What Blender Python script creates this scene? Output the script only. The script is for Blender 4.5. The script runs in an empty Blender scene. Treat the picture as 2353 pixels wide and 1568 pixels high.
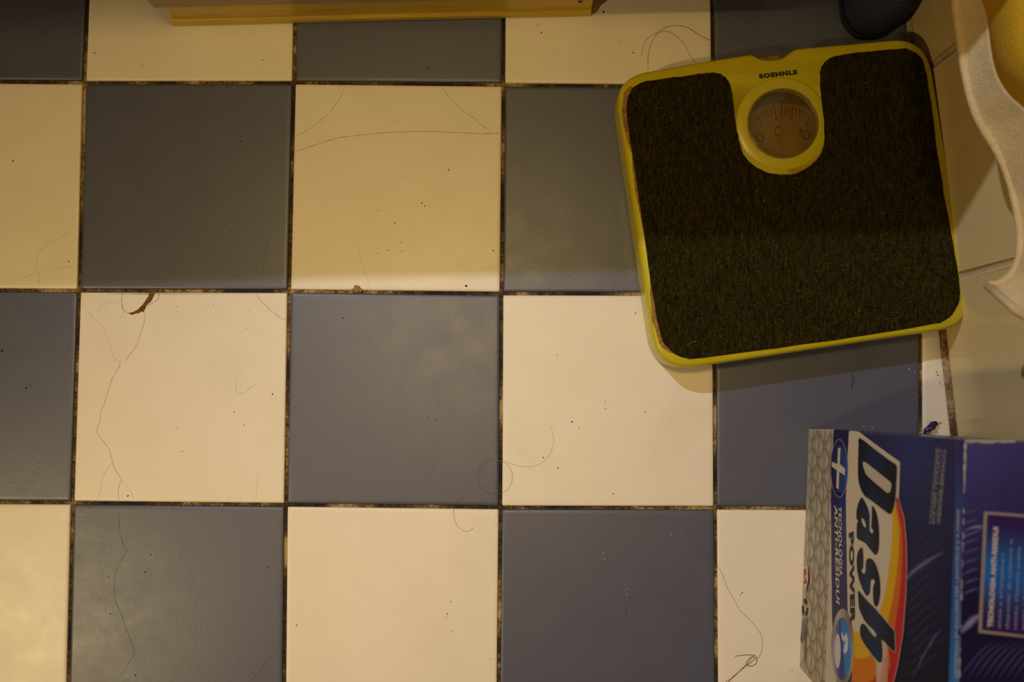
import bpy, bmesh, math, random
from mathutils import Vector, Matrix
from mathutils.geometry import tessellate_polygon
random.seed(7)
S = bpy.context.scene
C = S.collection

# ------------------------------------------------------------------ camera
F = 2300.0; HC = 0.94334; TH = 0.049673; RO = -0.0068994
_c, _s = math.cos(TH), math.sin(TH); _cr, _sr = math.cos(RO), math.sin(RO)
RIGHT = Vector((_cr, -_sr, 0)); FWD = Vector((_sr*_s, _cr*_s, -_c)); UPV = Vector((_sr*_c, _cr*_c, _s))
CAM = Vector((0, 0, HC))
cd = bpy.data.cameras.new('camera'); cam = bpy.data.objects.new('camera', cd); C.objects.link(cam)
m = Matrix.Identity(4)
for i in range(3):
    m[i][0] = RIGHT[i]; m[i][1] = UPV[i]; m[i][2] = -FWD[i]; m[i][3] = CAM[i]
cam.matrix_world = m
cd.sensor_width = 36; cd.lens = 36*F/2353; cd.clip_start = 0.01
cd.dof.use_dof = True; cd.dof.focus_distance = 0.935; cd.dof.aperture_fstop = 5.4
S.camera = cam

# ------------------------------------------------------------------ world, exposure
S.view_settings.view_transform = 'Standard'; S.view_settings.look = 'None'
S.view_settings.gamma = 1; S.view_settings.use_curve_mapping = False
S.view_settings.exposure = -0.16
w = bpy.data.worlds.new('world'); S.world = w; w.use_nodes = True
w.node_tree.nodes['Background'].inputs[0].default_value = (1, .75, .45, 1)
w.node_tree.nodes['Background'].inputs[1].default_value = 0.02

# ------------------------------------------------------------------ lamps of the room
def lamp(name, kind, loc, energy, color, radius, target=None, spot=None, blend=1.0):
    l = bpy.data.lights.new(name, kind); l.energy = energy; l.color = color
    if kind == 'AREA':
        l.shape = 'RECTANGLE'; l.size, l.size_y = radius
    else:
        l.shadow_soft_size = radius
    o = bpy.data.objects.new(name, l); C.objects.link(o); o.location = loc
    if target is not None:
        o.rotation_euler = (Vector(target)-Vector(loc)).to_track_quat('-Z', 'Y').to_euler()
    if spot: l.spot_size = math.radians(spot); l.spot_blend = blend
    return o
LA = Vector((-0.70, 0.90, 1.6))          # mirror lamp over the cabinet, on the far wall
LB = Vector((-1.24, -0.62, 1.62))        # shaded wall lamp on the left wall
LU = Vector((-.35, -1.36, 1.75))         # added fill light, no known source; bounces off the ceiling for ambient
lamp('mirror_lamp_light', 'SPOT', LA, 66.0, (.70, .80, 1.0), .012, target=(.56, -.30, 0), spot=65, blend=1.0)
lamp('wall_lamp_light', 'SPOT', LB, 54.0, (1.0, .78, .38), .05, target=(-.20, -.12, 0), spot=47, blend=1.0)
LC = Vector((-.17, .29, 2.33))           # round opal lamp on the ceiling
lc = lamp('ceiling_lamp_light', 'AREA', LC, 1.58, (1.0, .72, .27), (.20, .20), target=(-.13, -.18, 0)); lc.data.shape = 'DISK'; lc.data.spread = math.radians(54)
lamp('ambient_fill_light', 'SPOT', LU, 40.0, (1.0, .8, .45), .06, target=(-.12, .12, 2.4), spot=75, blend=1.0)

# ------------------------------------------------------------------ pixel helper (builds points at their true depth)
def ray(px, py):
    return (FWD + RIGHT*((px-1176.5)/F) + UPV*((784-py)/F))
def U(px, py, z=0.0):
    d = ray(px, py); t = (z-HC)/d.z
    return CAM + d*t
def UPL(px, py, P, n):
    d = ray(px, py); t = (P-CAM).dot(n)/d.dot(n)
    return CAM + d*t

# ------------------------------------------------------------------ materials
def mat(name, color, rough=.5, spec=.5, coat=0, coat_r=.1, metal=0):
    M = bpy.data.materials.new(name); M.use_nodes = True
    b = M.node_tree.nodes['Principled BSDF']
    b.inputs['Base Color'].default_value = (*color, 1); b.inputs['Roughness'].default_value = rough
    b.inputs['Specular IOR Level'].default_value = spec
    b.inputs['Coat Weight'].default_value = coat; b.inputs['Coat Roughness'].default_value = coat_r
    b.inputs['Metallic'].default_value = metal
    return M
def N(M, t, **kw):
    n = M.node_tree.nodes.new(t)
    for k, v in kw.items():
        if k in n.inputs: n.inputs[k].default_value = v
        else: setattr(n, k, v)
    return n
def L(M, a, b): M.node_tree.links.new(a, b)
def bsdf(M): return M.node_tree.nodes['Principled BSDF']
def ramp(M, fac, stops, inter='LINEAR'):
    r = M.node_tree.nodes.new('ShaderNodeValToRGB'); e = r.color_ramp.elements
    r.color_ramp.interpolation = inter
    while len(e) < len(stops): e.new(.5)
    for i, (p, c) in enumerate(stops):
        e[i].position = p; e[i].color = (*c, 1)
    L(M, fac, r.inputs[0]); return r
def coords(M, scale=(1, 1, 1), kind='Object'):
    t = N(M, 'ShaderNodeTexCoord'); mp = N(M, 'ShaderNodeMapping'); mp.inputs['Scale'].default_value = scale
    L(M, t.outputs[kind], mp.inputs[0]); return mp.outputs[0]
def noise(M, vec, scale, detail=3, rough=.5):
    n = N(M, 'ShaderNodeTexNoise'); n.inputs['Scale'].default_value = scale
    n.inputs['Detail'].default_value = detail; n.inputs['Roughness'].default_value = rough
    L(M, vec, n.inputs['Vector']); return n.outputs['Fac']
def bump(M, h, strength, dist):
    b = N(M, 'ShaderNodeBump'); b.inputs['Strength'].default_value = strength; b.inputs['Distance'].default_value = dist
    L(M, h, b.inputs['Height']); L(M, b.outputs[0], bsdf(M).inputs['Normal']); return b

def glaze(name, c1, c2, c3, r0, r1, bs=.12):
    M = mat(name, c1, .3)
    g = N(M, 'ShaderNodeNewGeometry').outputs['Position']
    f = noise(M, g, 9, 4, .6)
    r = ramp(M, f, [(.3, c1), (.55, c2), (.75, c3)])
    # tiny pits and dirt in the glaze
    v = N(M, 'ShaderNodeTexVoronoi'); v.inputs['Scale'].default_value = 90; L(M, g, v.inputs['Vector'])
    pr = ramp(M, v.outputs['Distance'], [(0.0, (1, 1, 1)), (.035, (1, 1, 1)), (.055, (0, 0, 0))])
    f2 = noise(M, g, 14, 2); gate = ramp(M, f2, [(.56, (0, 0, 0)), (.62, (1, 1, 1))])
    mu = N(M, 'ShaderNodeMath', operation='MULTIPLY'); L(M, pr.outputs[0], mu.inputs[0]); L(M, gate.outputs[0], mu.inputs[1])
    mu2 = N(M, 'ShaderNodeMath', operation='MULTIPLY'); L(M, mu.outputs[0], mu2.inputs[0]); mu2.inputs[1].default_value = .3
    mx = N(M, 'ShaderNodeMix', data_type='RGBA'); L(M, mu2.outputs[0], mx.inputs[0]); L(M, r.outputs[0], mx.inputs[6])
    mx.inputs[7].default_value = (.12, .075, .035, 1)
    L(M, mx.outputs[2], bsdf(M).inputs['Base Color'])
    f3 = noise(M, g, 35, 5, .65)
    rr = N(M, 'ShaderNodeMapRange'); rr.inputs[1].default_value = .3; rr.inputs[2].default_value = .7
    rr.inputs[3].default_value = r0; rr.inputs[4].default_value = r1
    L(M, f3, rr.inputs[0]); L(M, rr.outputs[0], bsdf(M).inputs['Roughness'])
    f4 = noise(M, g, 260, 3); bump(M, f4, bs, .0006)
    return M
CREAM = glaze('cream_glaze', (.76, .66, .53), (.80, .70, .57), (.74, .64, .51), .36, .46)
BLUE = glaze('slate_blue_glaze', (.070, .072, .120), (.074, .075, .122), (.080, .077, .120), .38, .45)
bsdf(BLUE).inputs['Specular IOR Level'].default_value = .7
WALLT = glaze('wall_tile_glaze', (.82, .60, .26), (.86, .63, .28), (.82, .59, .25), .14, .2, .02)

GROUT = mat('dirty_grout', (.1, .06, .02), .9)
g = N(GROUT, 'ShaderNodeNewGeometry').outputs['Position']
a = noise(GROUT, g, 16, 3, .6); b_ = noise(GROUT, g, 330, 5, .7)
ad = N(GROUT, 'ShaderNodeMath', operation='MULTIPLY_ADD'); L(GROUT, b_, ad.inputs[0]); ad.inputs[1].default_value = .55; L(GROUT, a, ad.inputs[2])
r = ramp(GROUT, ad.outputs[0], [(.60, (.010, .005, .0015)), (.72, (.045, .022, .005)), (.81, (.15, .085, .018)), (.92, (.48, .32, .11))])
L(GROUT, r.outputs[0], bsdf(GROUT).inputs['Base Color']); bump(GROUT, b_, 1, .002)
PALEG = mat('pale_wall_grout', (.60, .47, .29), .8)

CAULK = mat('stained_caulk', (.4, .3, .15), .6)
g = N(CAULK, 'ShaderNodeNewGeometry').outputs['Position']
a = noise(CAULK, g, 18, 2); b_ = noise(CAULK, g, 300, 5, .75)
ad = N(CAULK, 'ShaderNodeMath', operation='MULTIPLY_ADD'); L(CAULK, b_, ad.inputs[0]); ad.inputs[1].default_value = .6; L(CAULK, a, ad.inputs[2])
r = ramp(CAULK, ad.outputs[0], [(.62, (.02, .01, .003)), (.74, (.16, .08, .02)), (.84, (.42, .28, .12)), (1.0, (.6, .48, .3))])
L(CAULK, r.outputs[0], bsdf(CAULK).inputs['Base Color']); bump(CAULK, b_, 1, .001)

PAINT = mat('room_paint', (.62, .52, .38), .7)
LIME = mat('lime_yellow_enamel', (.50, .40, .006), .3, coat=.15, coat_r=.15)
g = coords(LIME); f = noise(LIME, g, 26, 5, .65)
at = N(LIME, 'ShaderNodeAttribute'); at.attribute_name = 'rust'
ad = N(LIME, 'ShaderNodeMath', operation='MULTIPLY_ADD'); L(LIME, f, ad.inputs[0]); ad.inputs[1].default_value = .9; L(LIME, at.outputs['Fac'], ad.inputs[2])
r = ramp(LIME, ad.outputs[0], [(.86, (.52, .42, .005)), (1.0, (.40, .26, .012))])
r.color_ramp.elements.new(.94).color = (.46, .34, .008, 1)
L(LIME, r.outputs[0], bsdf(LIME).inputs['Base Color'])
MATB = mat('mat_backing', (.02, .014, .005), .95, .1)
g = coords(MATB, (1, .25, 1)); f = noise(MATB, g, 500, 4, .7)
r = ramp(MATB, f, [(.35, (.008, .006, .001)), (.6, (.034, .025, .003)), (.8, (.085, .064, .006))])
L(MATB, r.outputs[0], bsdf(MATB).inputs['Base Color']); bump(MATB, f, 1, .003)
def vcol_mat(name, rough, spec=.5, coat=0, coat_r=.1):
    M = mat(name, (1, 1, 1), rough, spec, coat, coat_r)
    at = N(M, 'ShaderNodeAttribute'); at.attribute_name = 'Col'
    L(M, at.outputs['Color'], bsdf(M).inputs['Base Color']); return M
FIBRE = vcol_mat('mat_fibre', .9, .1)
PRINT = vcol_mat('printed_card', .45, .06)
INK = mat('black_ink', (.006, .006, .008), .45)
DIALF = mat('dial_face', (.27, .17, .055), .6)
DINK = mat('dial_ink', (.035, .02, .008), .6)
DRED = mat('pointer_paint', (.20, .10, .035), .5)
RIMM = mat('dial_ring_plastic', (.20, .16, .03), .15, coat=.5)
DARK = mat('dark_gap', (.01, .007, .004), .9)
GLASS = mat('lens_plastic', (1, .93, .78), .05); bsdf(GLASS).inputs['Transmission Weight'].default_value = 1; bsdf(GLASS).inputs['IOR'].default_value = 1.45
CRACK = mat('crack_line', (.42, .31, .17), .9)
CRACKF = mat('faint_crack_line', (.56, .45, .30), .8)
CRACKB = mat('crack_in_blue', (.075, .08, .095), .8)
CHIP = mat('bare_terracotta', (.16, .06, .012), .9)
g = coords(CHIP); f = noise(CHIP, g, 160, 4); r = ramp(CHIP, f, [(.35, (.07, .035, .01)), (.55, (.17, .06, .01)), (.7, (.24, .10, .02))])
L(CHIP, r.outputs[0], bsdf(CHIP).inputs['Base Color']); bump(CHIP, f, 1, .001)
SPECK = vcol_mat('dirt', .9)
HAIR = mat('hair', (.16, .10, .05), .4); HAIRL = mat('pale_hair', (.42, .34, .24), .4)
NAVY = mat('navy_corduroy', (.018, .02, .055), .8)
sx_ = N(NAVY, 'ShaderNodeSeparateXYZ'); L(NAVY, coords(NAVY), sx_.inputs[0])
df = N(NAVY, 'ShaderNodeMath', operation='SUBTRACT'); L(NAVY, sx_.outputs[0], df.inputs[0]); L(NAVY, sx_.outputs[1], df.inputs[1])
ml = N(NAVY, 'ShaderNodeMath', operation='MULTIPLY'); L(NAVY, df.outputs[0], ml.inputs[0]); ml.inputs[1].default_value = 2*math.pi/(.0021*1.414)
sn = N(NAVY, 'ShaderNodeMath', operation='SINE'); L(NAVY, ml.outputs[0], sn.inputs[0])
mr = N(NAVY, 'ShaderNodeMapRange'); mr.inputs[1].default_value = -1; L(NAVY, sn.outputs[0], mr.inputs[0])
rr = ramp(NAVY, mr.outputs[0], [(0, (.006, .006, .022)), (1, (.030, .032, .10))])
L(NAVY, rr.outputs[0], bsdf(NAVY).inputs['Base Color']); bump(NAVY, mr.outputs[0], .6, .0006)
SOLE = mat('black_rubber', (.01, .01, .011), .7); TRIM = mat('pale_satin_trim', (.22, .24, .16), .45)
WOOD = mat('yellow_varnished_pine', (.45, .24, .03), .38)
g = coords(WOOD, (2, 22, 22)); f = noise(WOOD, g, 7, 6, .6); f2 = noise(WOOD, coords(WOOD, (1, 1, 1)), 7, 2)
ad = N(WOOD, 'ShaderNodeMath', operation='MULTIPLY_ADD'); L(WOOD, f2, ad.inputs[0]); ad.inputs[1].default_value = .35; L(WOOD, f, ad.inputs[2])
r = ramp(WOOD, ad.outputs[0], [(.40, (.34, .19, .016)), (.52, (.58, .37, .025)), (.85, (.68, .44, .035))])
L(WOOD, r.outputs[0], bsdf(WOOD).inputs['Base Color']); bump(WOOD, f, .3, .001)
LAM = mat('pale_laminate', (.36, .23, .13), .4)
TW = mat('white_terry', (.76, .63, .42), .95); g = coords(TW); f = noise(TW, g, 420, 4, .7); bump(TW, f, .7, .003)
f2 = noise(TW, g, 60, 3); r = ramp(TW, f2, [(.3, (.66, .49, .24)), (.7, (.76, .57, .30))]); L(TW, r.outputs[0], bsdf(TW).inputs['Base Color'])
TY = mat('yellow_terry', (.90, .50, .003), .9); g = coords(TY); f = noise(TY, g, 420, 4, .7); bump(TY, f, .6, .003)
CARD = mat('box_card', (.03, .03, .12), .35, coat=.3, coat_r=.2)
SCRAPM = mat('blue_plastic_film', (.035, .03, .10), .35)
LAMPW = mat('opal_lamp_glass', (.9, .85, .7), .4)
METAL = mat('brushed_lamp_metal', (.6, .55, .5), .35, metal=1)

# ------------------------------------------------------------------ mesh helpers
def tag(o, label=None, cat=None, group=None, kind=None):
    for k, v in (('label', label), ('category', cat), ('group', group), ('kind', kind)):
        if v: o[k] = v
    return o
def new_obj(name, me, M=None, parent=None, loc=None):
    o = bpy.data.objects.new(name, me)
    if M is not None: me.materials.append(M)
    C.objects.link(o)
    if parent is not None: o.parent = parent
    if loc is not None: o.location = loc
    return o
def empty(name, loc, label, cat, group=None):
    o = bpy.data.objects.new(name, None); C.objects.link(o); o.location = loc; o.empty_display_size = .02
    return tag(o, label, cat, group)
def mesh(name, verts, faces, smooth=False, org=None):
    org = Vector(org) if org is not None else Vector((0, 0, 0))
    me = bpy.data.meshes.new(name); me.from_pydata([tuple(Vector(v)-org) for v in verts], [], faces)
    if smooth:
        for p in me.polygons: p.use_smooth = True
    me.update(); return me
def box(x0, x1, y0, y1, z0, z1):
    v = [(x, y, z) for z in (z0, z1) for y in (y0, y1) for x in (x0, x1)]
    f = [(0, 2, 3, 1), (4, 5, 7, 6), (0, 1, 5, 4), (1, 3, 7, 5), (3, 2, 6, 7), (2, 0, 4, 6)]
    return v, f
def area(p): return .5*sum(p[i][0]*p[(i+1) % len(p)][1]-p[(i+1) % len(p)][0]*p[i][1] for i in range(len(p)))
def ccw(p): return list(p) if area(p) > 0 else list(reversed(p))
def inset(poly, d):
    """offset a ccw 2D polygon inwards by d"""
    n = len(poly); out = []
    for i in range(n):
        p0 = Vector(poly[i-1][:2]); p = Vector(poly[i][:2]); p1 = Vector(poly[(i+1) % n][:2])
        e0 = (p-p0); e1 = (p1-p)
        if e0.length < 1e-9: e0 = e1
        if e1.length < 1e-9: e1 = e0
        n0 = Vector((-e0.y, e0.x)).normalized(); n1 = Vector((-e1.y, e1.x)).normalized()
        b = (n0+n1)
        if b.length < 1e-6: b = n0
        b.normalize(); c = max(.45, b.dot(n0))
        out.append((p.x+b.x*d/c, p.y+b.y*d/c))
    return out
def rounded(poly, rad, seg=4):
    n = len(poly); out = []
    for i in range(n):
        r = rad[i] if isinstance(rad, (list, tuple)) else rad
        p0, p, p1 = Vector(poly[i-1]), Vector(poly[i]), Vector(poly[(i+1) % n])
        a = p+(p0-p).normalized()*r; b = p+(p1-p).normalized()*r
        for k in range(seg+1):
            t = k/seg; out.append(tuple(a*(1-t)**2+p*2*t*(1-t)+b*t*t))
    return out
def rings(prof, poly, cap_bottom=True):
    """prof: list of (inset, z) from bottom to top"""
    v = []; f = []; n = len(poly)
    for d, z in prof:
        v += [(x, y, z) for x, y in inset(poly, d)]
    for k in range(len(prof)-1):
        for i in range(n):
            j = (i+1) % n; f.append((k*n+i, k*n+j, (k+1)*n+j, (k+1)*n+i))
    top = [(v[(len(prof)-1)*n+i][0], v[(len(prof)-1)*n+i][1], 0) for i in range(n)]
    tri = tessellate_polygon([[Vector(p) for p in top]]); o = (len(prof)-1)*n
    for t in tri:
        a, b, c = t
        s = (top[b][0]-top[a][0])*(top[c][1]-top[a][1])-(top[b][1]-top[a][1])*(top[c][0]-top[a][0])
        f.append((o+a, o+b, o+c) if s > 0 else (o+a, o+c, o+b))
        if cap_bottom: f.append((a, c, b) if s > 0 else (a, b, c))
    return v, f
def smooth_closed(pts, sub=4):
    n = len(pts); out = []
    for i in range(n):
        p0, p1, p2, p3 = [Vector(pts[(i+k-1) % n]) for k in range(4)]
        for k in range(sub):
            t = k/sub
            out.append(tuple(.5*((2*p1)+(-p0+p2)*t+(2*p0-5*p1+4*p2-p3)*t*t+(-p0+3*p1-3*p2+p3)*t**3)))
    return out
def smooth_open(pts, sub=6):
    out = []; q = [Vector(p) for p in pts]; q = [2*q[0]-q[1]]+q+[2*q[-1]-q[-2]]
    for i in range(1, len(q)-2):
        p0, p1, p2, p3 = q[i-1:i+3]
        for k in range(sub):
            t = k/sub
            out.append(.5*((2*p1)+(-p0+p2)*t+(2*p0-5*p1+4*p2-p3)*t*t+(-p0+3*p1-3*p2+p3)*t**3))
    out.append(q[-2]); return out
def tube(pts, r, seg=5, taper=False):
    v = []; f = []; n = len(pts)
    for i, p in enumerate(pts):
        t = (pts[min(i+1, n-1)]-pts[max(i-1, 0)]).normalized()
        a = t.cross(Vector((0, 0, 1))); a = a.normalized() if a.length > 1e-4 else Vector((1, 0, 0)); b = t.cross(a)
        rr = r*(1-.6*abs(2*i/(n-1)-1)) if taper else r
        for k in range(seg):
            an = 2*math.pi*k/seg; v.append(p+a*math.cos(an)*rr+b*math.sin(an)*rr)
    for i in range(n-1):
        for k in range(seg):
            l = (k+1) % seg; f.append((i*seg+k, i*seg+l, (i+1)*seg+l, (i+1)*seg+k))
    f.append(tuple(range(seg-1, -1, -1))); f.append(tuple((n-1)*seg+k for k in range(seg)))
    return v, f
def clip(poly, P, n):
    """keep the part of 2D polygon where (p-P).n <= 0"""
    out = []
    for i in range(len(poly)):
        a, b = Vector(poly[i]), Vector(poly[(i+1) % len(poly)])
        da, db = (a-P).dot(n), (b-P).dot(n)
        if da <= 0: out.append(tuple(a))
        if (da < 0 < db) or (db < 0 < da): out.append(tuple(a+(b-a)*(da/(da-db))))
    return out

# ------------------------------------------------------------------ room shell
W0 = U(2093, 80); W1 = U(2193, 990); WD = (W1-W0).normalized()      # line where right wall meets floor, going south
WN = Vector((WD.y, -WD.x, 0));  WN = WN if WN.x < 0 else -WN          # wall normal, into the room
XL, YS, YN, ZC = -1.42, -1.55, 1.02, 2.4
def on_wall(y):
    t = (y-W0.y)/WD.y; return W0+WD*t
def shell(name, v, f, M, **k):
    o = new_obj(name, mesh(name, v, f), M); o['kind'] = 'structure'; return o
v, f = box(XL, .62, YS, YN, -.03, -.0022); fl = shell('floor', v, f, GROUT)
v, f = box(XL-.1, .9, YS-.1, YN+.1, ZC, ZC+.05); shell('ceiling', v, f, PAINT)
v, f = box(XL-.1, XL, YS, YN, -.03, ZC); shell('wall_left', v, f, PAINT)
v, f = box(XL-.1, .9, YN, YN+.1, -.03, ZC); shell('wall_back', v, f, PAINT)
v, f = box(XL-.1, .9, YS-.1, YS, -.03, ZC); shell('wall_front', v, f, PAINT)
A = on_wall(YN)-WN*.0014; B = on_wall(YS)-WN*.0014
v = [A, B, B-WN*.08, A-WN*.08]; v = [Vector((p.x, p.y, -.03)) for p in v]+[Vector((p.x, p.y, ZC)) for p in v]
f = [(0, 1, 2, 3), (7, 6, 5, 4), (0, 4, 5, 1), (1, 5, 6, 2), (2, 6, 7, 3), (3, 7, 4, 0)]
wr = shell('wall_right', v, f, PALEG)

# ------------------------------------------------------------------ floor tiles
GX, GY = -0.410669, 0.292027
OBS = {(0, 0): (193, 189), (1, 0): (675, 189), (2, 0): (1157, 194), (0, 1): (181, 668), (1, 1): (664, 669), (2, 1): (1152.5, 674.5),
       (0, 2): (165.5, 1156), (1, 2): (656.5, 1161), (2, 2): (1150, 1167), (3, 2): (1644, 1168), (3, 0): (1639, 198), (3, 1): (1642, 676),
       (4, 1): (2116, 678), (4, 2): (2117, 1170), (4, 0): (2114, 196)}
def node(i, j):
    if (i, j) in OBS: p = U(*OBS[(i, j)]); return (p.x, p.y)
    x, y = GX+.2*i, GY-.2*j
    # columns shift a little below the third joint, as laid
    if j == 3 and 0 <= i <= 3: x = U((156, 653.5, 1145.5, 1647)[i], 1568).x
    if j == -1 and i == 0: x += .0015
    return (x, y)
PROF = [(.0002, -.008, .0012), (0, -.0016, .0012), (.0004, -.0006, .0012), (.0011, -.0002, .0009), (.0024, -.00004, .0007), (.0042, 0, .0006)]
def tile_rings(P):
    v = []; f = []; n = len(P)*3
    for d, z, r_ in PROF: v += [(x, y, z) for x, y in rounded(inset(P, d), r_, 2)]
    for k in range(len(PROF)-1):
        for i in range(n): j = (i+1) % n; f.append((k*n+i, k*n+j, (k+1)*n+j, (k+1)*n+i))
    f.append(tuple((len(PROF)-1)*n+i for i in range(n))); f.append(tuple(range(n-1, -1, -1)))
    return v, f
tiles = {}
shared = {}
wallP = Vector((W0.x, W0.y)); wallN = Vector((-WN.x, -WN.y))
for j in range(-4, 9):
    for i in range(-6, 6):
        poly = [node(i, j), node(i, j+1), node(i+1, j+1), node(i+1, j)]
        poly = ccw(poly); poly = inset(poly, .0016)
        if min(p[0] for p in poly) < XL: poly = clip(poly, Vector((XL+.002, 0)), Vector((-1, 0)))
        if max(p[1] for p in poly) > YN: poly = clip(poly, Vector((0, YN-.002)), Vector((0, 1)))
        if min(p[1] for p in poly) < YS: poly = clip(poly, Vector((0, YS+.002)), Vector((0, -1)))
        poly = clip(poly, wallP-wallN*.0035, wallN)
        if len(poly) < 3 or abs(area(poly)) < 2e-4: continue
        cream = (i+j-(-1)) % 2 == 0    # row -1 is the one cut by the top of the picture
        poly = ccw(poly)
        poly = [p for k_, p in enumerate(poly) if (Vector(p)-Vector(poly[k_-1])).length > .004]
        if len(poly) < 3: continue
        cx = sum(p[0] for p in poly)/len(poly); cy = sum(p[1] for p in poly)/len(poly)
        v, f = tile_rings(poly)
        me = mesh('tile', v, f, True, (cx, cy, 0))
        o = new_obj('tile', me, CREAM if cream else BLUE, fl, (cx, cy, random.uniform(-.0002, .0001)))
        if (i, j) in ((-1, -1),): o.location.z += .0010
        o.rotation_euler = (math.radians(random.uniform(-.05, .05)), math.radians(random.uniform(-.05, .05)), 0)
        o['label'] = ('cream' if cream else 'slate blue')+' glazed square floor tile'
        tiles[(i, j)] = o

# ------------------------------------------------------------------ wall tiles (0.2 m pitch, joints recessed)
J1 = None
def wall_pt(s, z, d=0): return W0+WD*s+Vector((0, 0, z))+WN*d
s_joint = (U(2155, 647)-W0).dot(WD); pitch = .1965
for r_ in range(0, 4):
    for k in range(-5, 11):
        s0 = s_joint+pitch*k+.0009; s1 = s0+pitch-.0018; z0 = .0035+.2*r_; z1 = z0+.1982
        P = [(s0, z0), (s1, z0), (s1, z1), (s0, z1)]
        if wall_pt(s0, 0).y > YN-.01 or wall_pt(s1, 0).y < YS+.01: continue
        poly = rounded(P, .001, 1); v, f = rings([(0, 0), (0, .0045), (.0012, .0057), (.003, .006)], poly)
        org = wall_pt((s0+s1)/2, (z0+z1)/2, -.006)
        vv = [wall_pt(x, y, z-.006)-org for x, y, z in v]
        me = bpy.data.meshes.new('tile'); me.from_pydata([tuple(q) for q in vv], [], f)
        for p in me.polygons: p.use_smooth = True
        bm = bmesh.new(); bm.from_mesh(me); bmesh.ops.recalc_face_normals(bm, faces=bm.faces); bm.to_mesh(me); bm.free()
        for p in me.polygons: p.use_smooth = abs(p.normal.dot(WN)) < .9995
        new_obj('tile', me, WALLT, wr, org)
# grimy caulk bead in the corner of floor and wall
n_ = 160; v = []; f = []
for i in range(n_+1):
    s = (on_wall(YN-.01)-W0).dot(WD)+((YN-YS-.02)/abs(WD.y))*i/n_
    wv_ = .0028+.0011*math.sin(s*61)+.0006*math.sin(s*170+1)
    for d, z in ((wv_+.0012, -.003), (wv_, .0003), (wv_*.45, .0014), (-.0005, .0034+.0004*math.sin(s*90)), (-.002, .0034)):
        v.append(W0+WD*s+WN*d+Vector((0, 0, z)))
for i in range(n_):
    for k in range(4): f.append((i*5+k, i*5+k+1, i*5+k+6, i*5+k+5))
tr = new_obj('trim_1', mesh('trim', v, f, True), CAULK); tr['kind'] = 'structure'

# ------------------------------------------------------------------ cracks and the chipped edge
def strip(pts, wd, M, parent, z=.00006, name='crack'):
    P = smooth_open([U(x, y, 0) for x, y in pts], 4)
    v = []; f = []
    for i, p in enumerate(P):
        t = (P[min(i+1, len(P)-1)]-P[max(i-1, 0)]).normalized(); a = Vector((-t.y, t.x, 0))
        w_ = wd*(.36+.12*math.sin(i*1.7+pts[0][0]))
        if i in (0, len(P)-1): w_ *= .4
        v += [p+a*w_, p-a*w_]
    for i in range(len(P)-1): f.append((2*i, 2*i+1, 2*i+3, 2*i+2))
    v = [Vector((p.x, p.y, z)) for p in v]
    # faces up
    me = mesh(name, v, f, False, (parent.location.x, parent.location.y, 0))
    o = new_obj(name, me, M); o.parent = parent
    o.location = (0, 0, 0); return o
def sc(l, s, ox, oy): return [(ox+x/s, oy+y/s) for x, y in l]
T = tiles[(0, 1)]
K = 2.613
strip(sc([(870, 310), (868, 360), (840, 450), (815, 515), (780, 560), (753, 602)], K, 0, 600), .0006, CRACK, T)
strip(sc([(722, 600), (718, 630), (675, 705), (650, 780), (625, 860), (608, 900), (600, 960), (583, 1020), (600, 1060), (650, 1120), (675, 1200), (690, 1250), (727, 1312), (715, 1350), (710, 1400), (715, 1436)], K, 0, 600), .0006, CRACK, T)
strip(sc([(675, 1205), (630, 1270), (610, 1330), (600, 1390), (580, 1430)], K, 0, 600), .0005, CRACKF, T)
strip(sc([(727, 1312), (770, 1360), (795, 1400), (803, 1430)], K, 0, 600), .0005, CRACKF, T)
strip(sc([(520, 290), (565, 350), (610, 390), (655, 480), (685, 585), (750, 600)], K, 0, 600), .0005, CRACKF, T)
strip(sc([(1532, 190), (1560, 230), (1620, 290), (1680, 340), (1712, 352)], K, 0, 600), .0006, CRACK, T)
strip(sc([(1550, 1250), (1540, 1380), (1535, 1430)], K, 0, 600), .0004, CRACKF, T)
Z = 13.067
strip(sc([(555, 290), (525, 450), (535, 700), (560, 790), (620, 860), (760, 925)], Z, 240, 650), .0009, CRACK, T)
strip(sc([(1640, 290), (1640, 400), (1600, 500), (1540, 560), (1400, 630), (1280, 700)], Z, 240, 650), .0009, CRACK, T)
T = tiles[(1, 0)]; K = 2.703
strip(sc([(522, 158), (490, 230), (440, 300), (340, 395), (217, 470)], K, 600, 140), .0006, CRACK, T)
strip(sc([(210, 562), (300, 535), (400, 500), (500, 475), (600, 463), (750, 448), (900, 440), (1050, 438), (1200, 445), (1340, 450), (1440, 450), (1482, 446)], K, 600, 140), .00075, CRACK, T)
strip(sc([(1120, 160), (1160, 215), (1240, 300), (1335, 362), (1345, 380), (1440, 443)], K, 600, 140), .00065, CRACK, T)
strip(sc([(340, 395), (390, 495)], K, 600, 140), .0004, CRACKF, T)
strip(sc([(600, 1130), (620, 1230), (640, 1310), (665, 1370), (672, 1405)], K, 600, 140), .0004, CRACKF, T)
T = tiles[(-1, 0)]; K = 2.613
strip(sc([(300, -130), (240, -60), (220, 0), (215, 60), (237, 80), (235, 155)], K, 0, 600), .0005, CRACKF, T)
strip(sc([(237, 75), (300, 55), (450, 30)], K, 0, 600), .0005, CRACKF, T)
strip(sc([(450, -205), (350, -130), (240, -60)], K, 0, 600), .0005, CRACKF, T)
strip(sc([(210, 70), (90, 130)], K, 0, 600), .0005, CRACKF, T)
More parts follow.
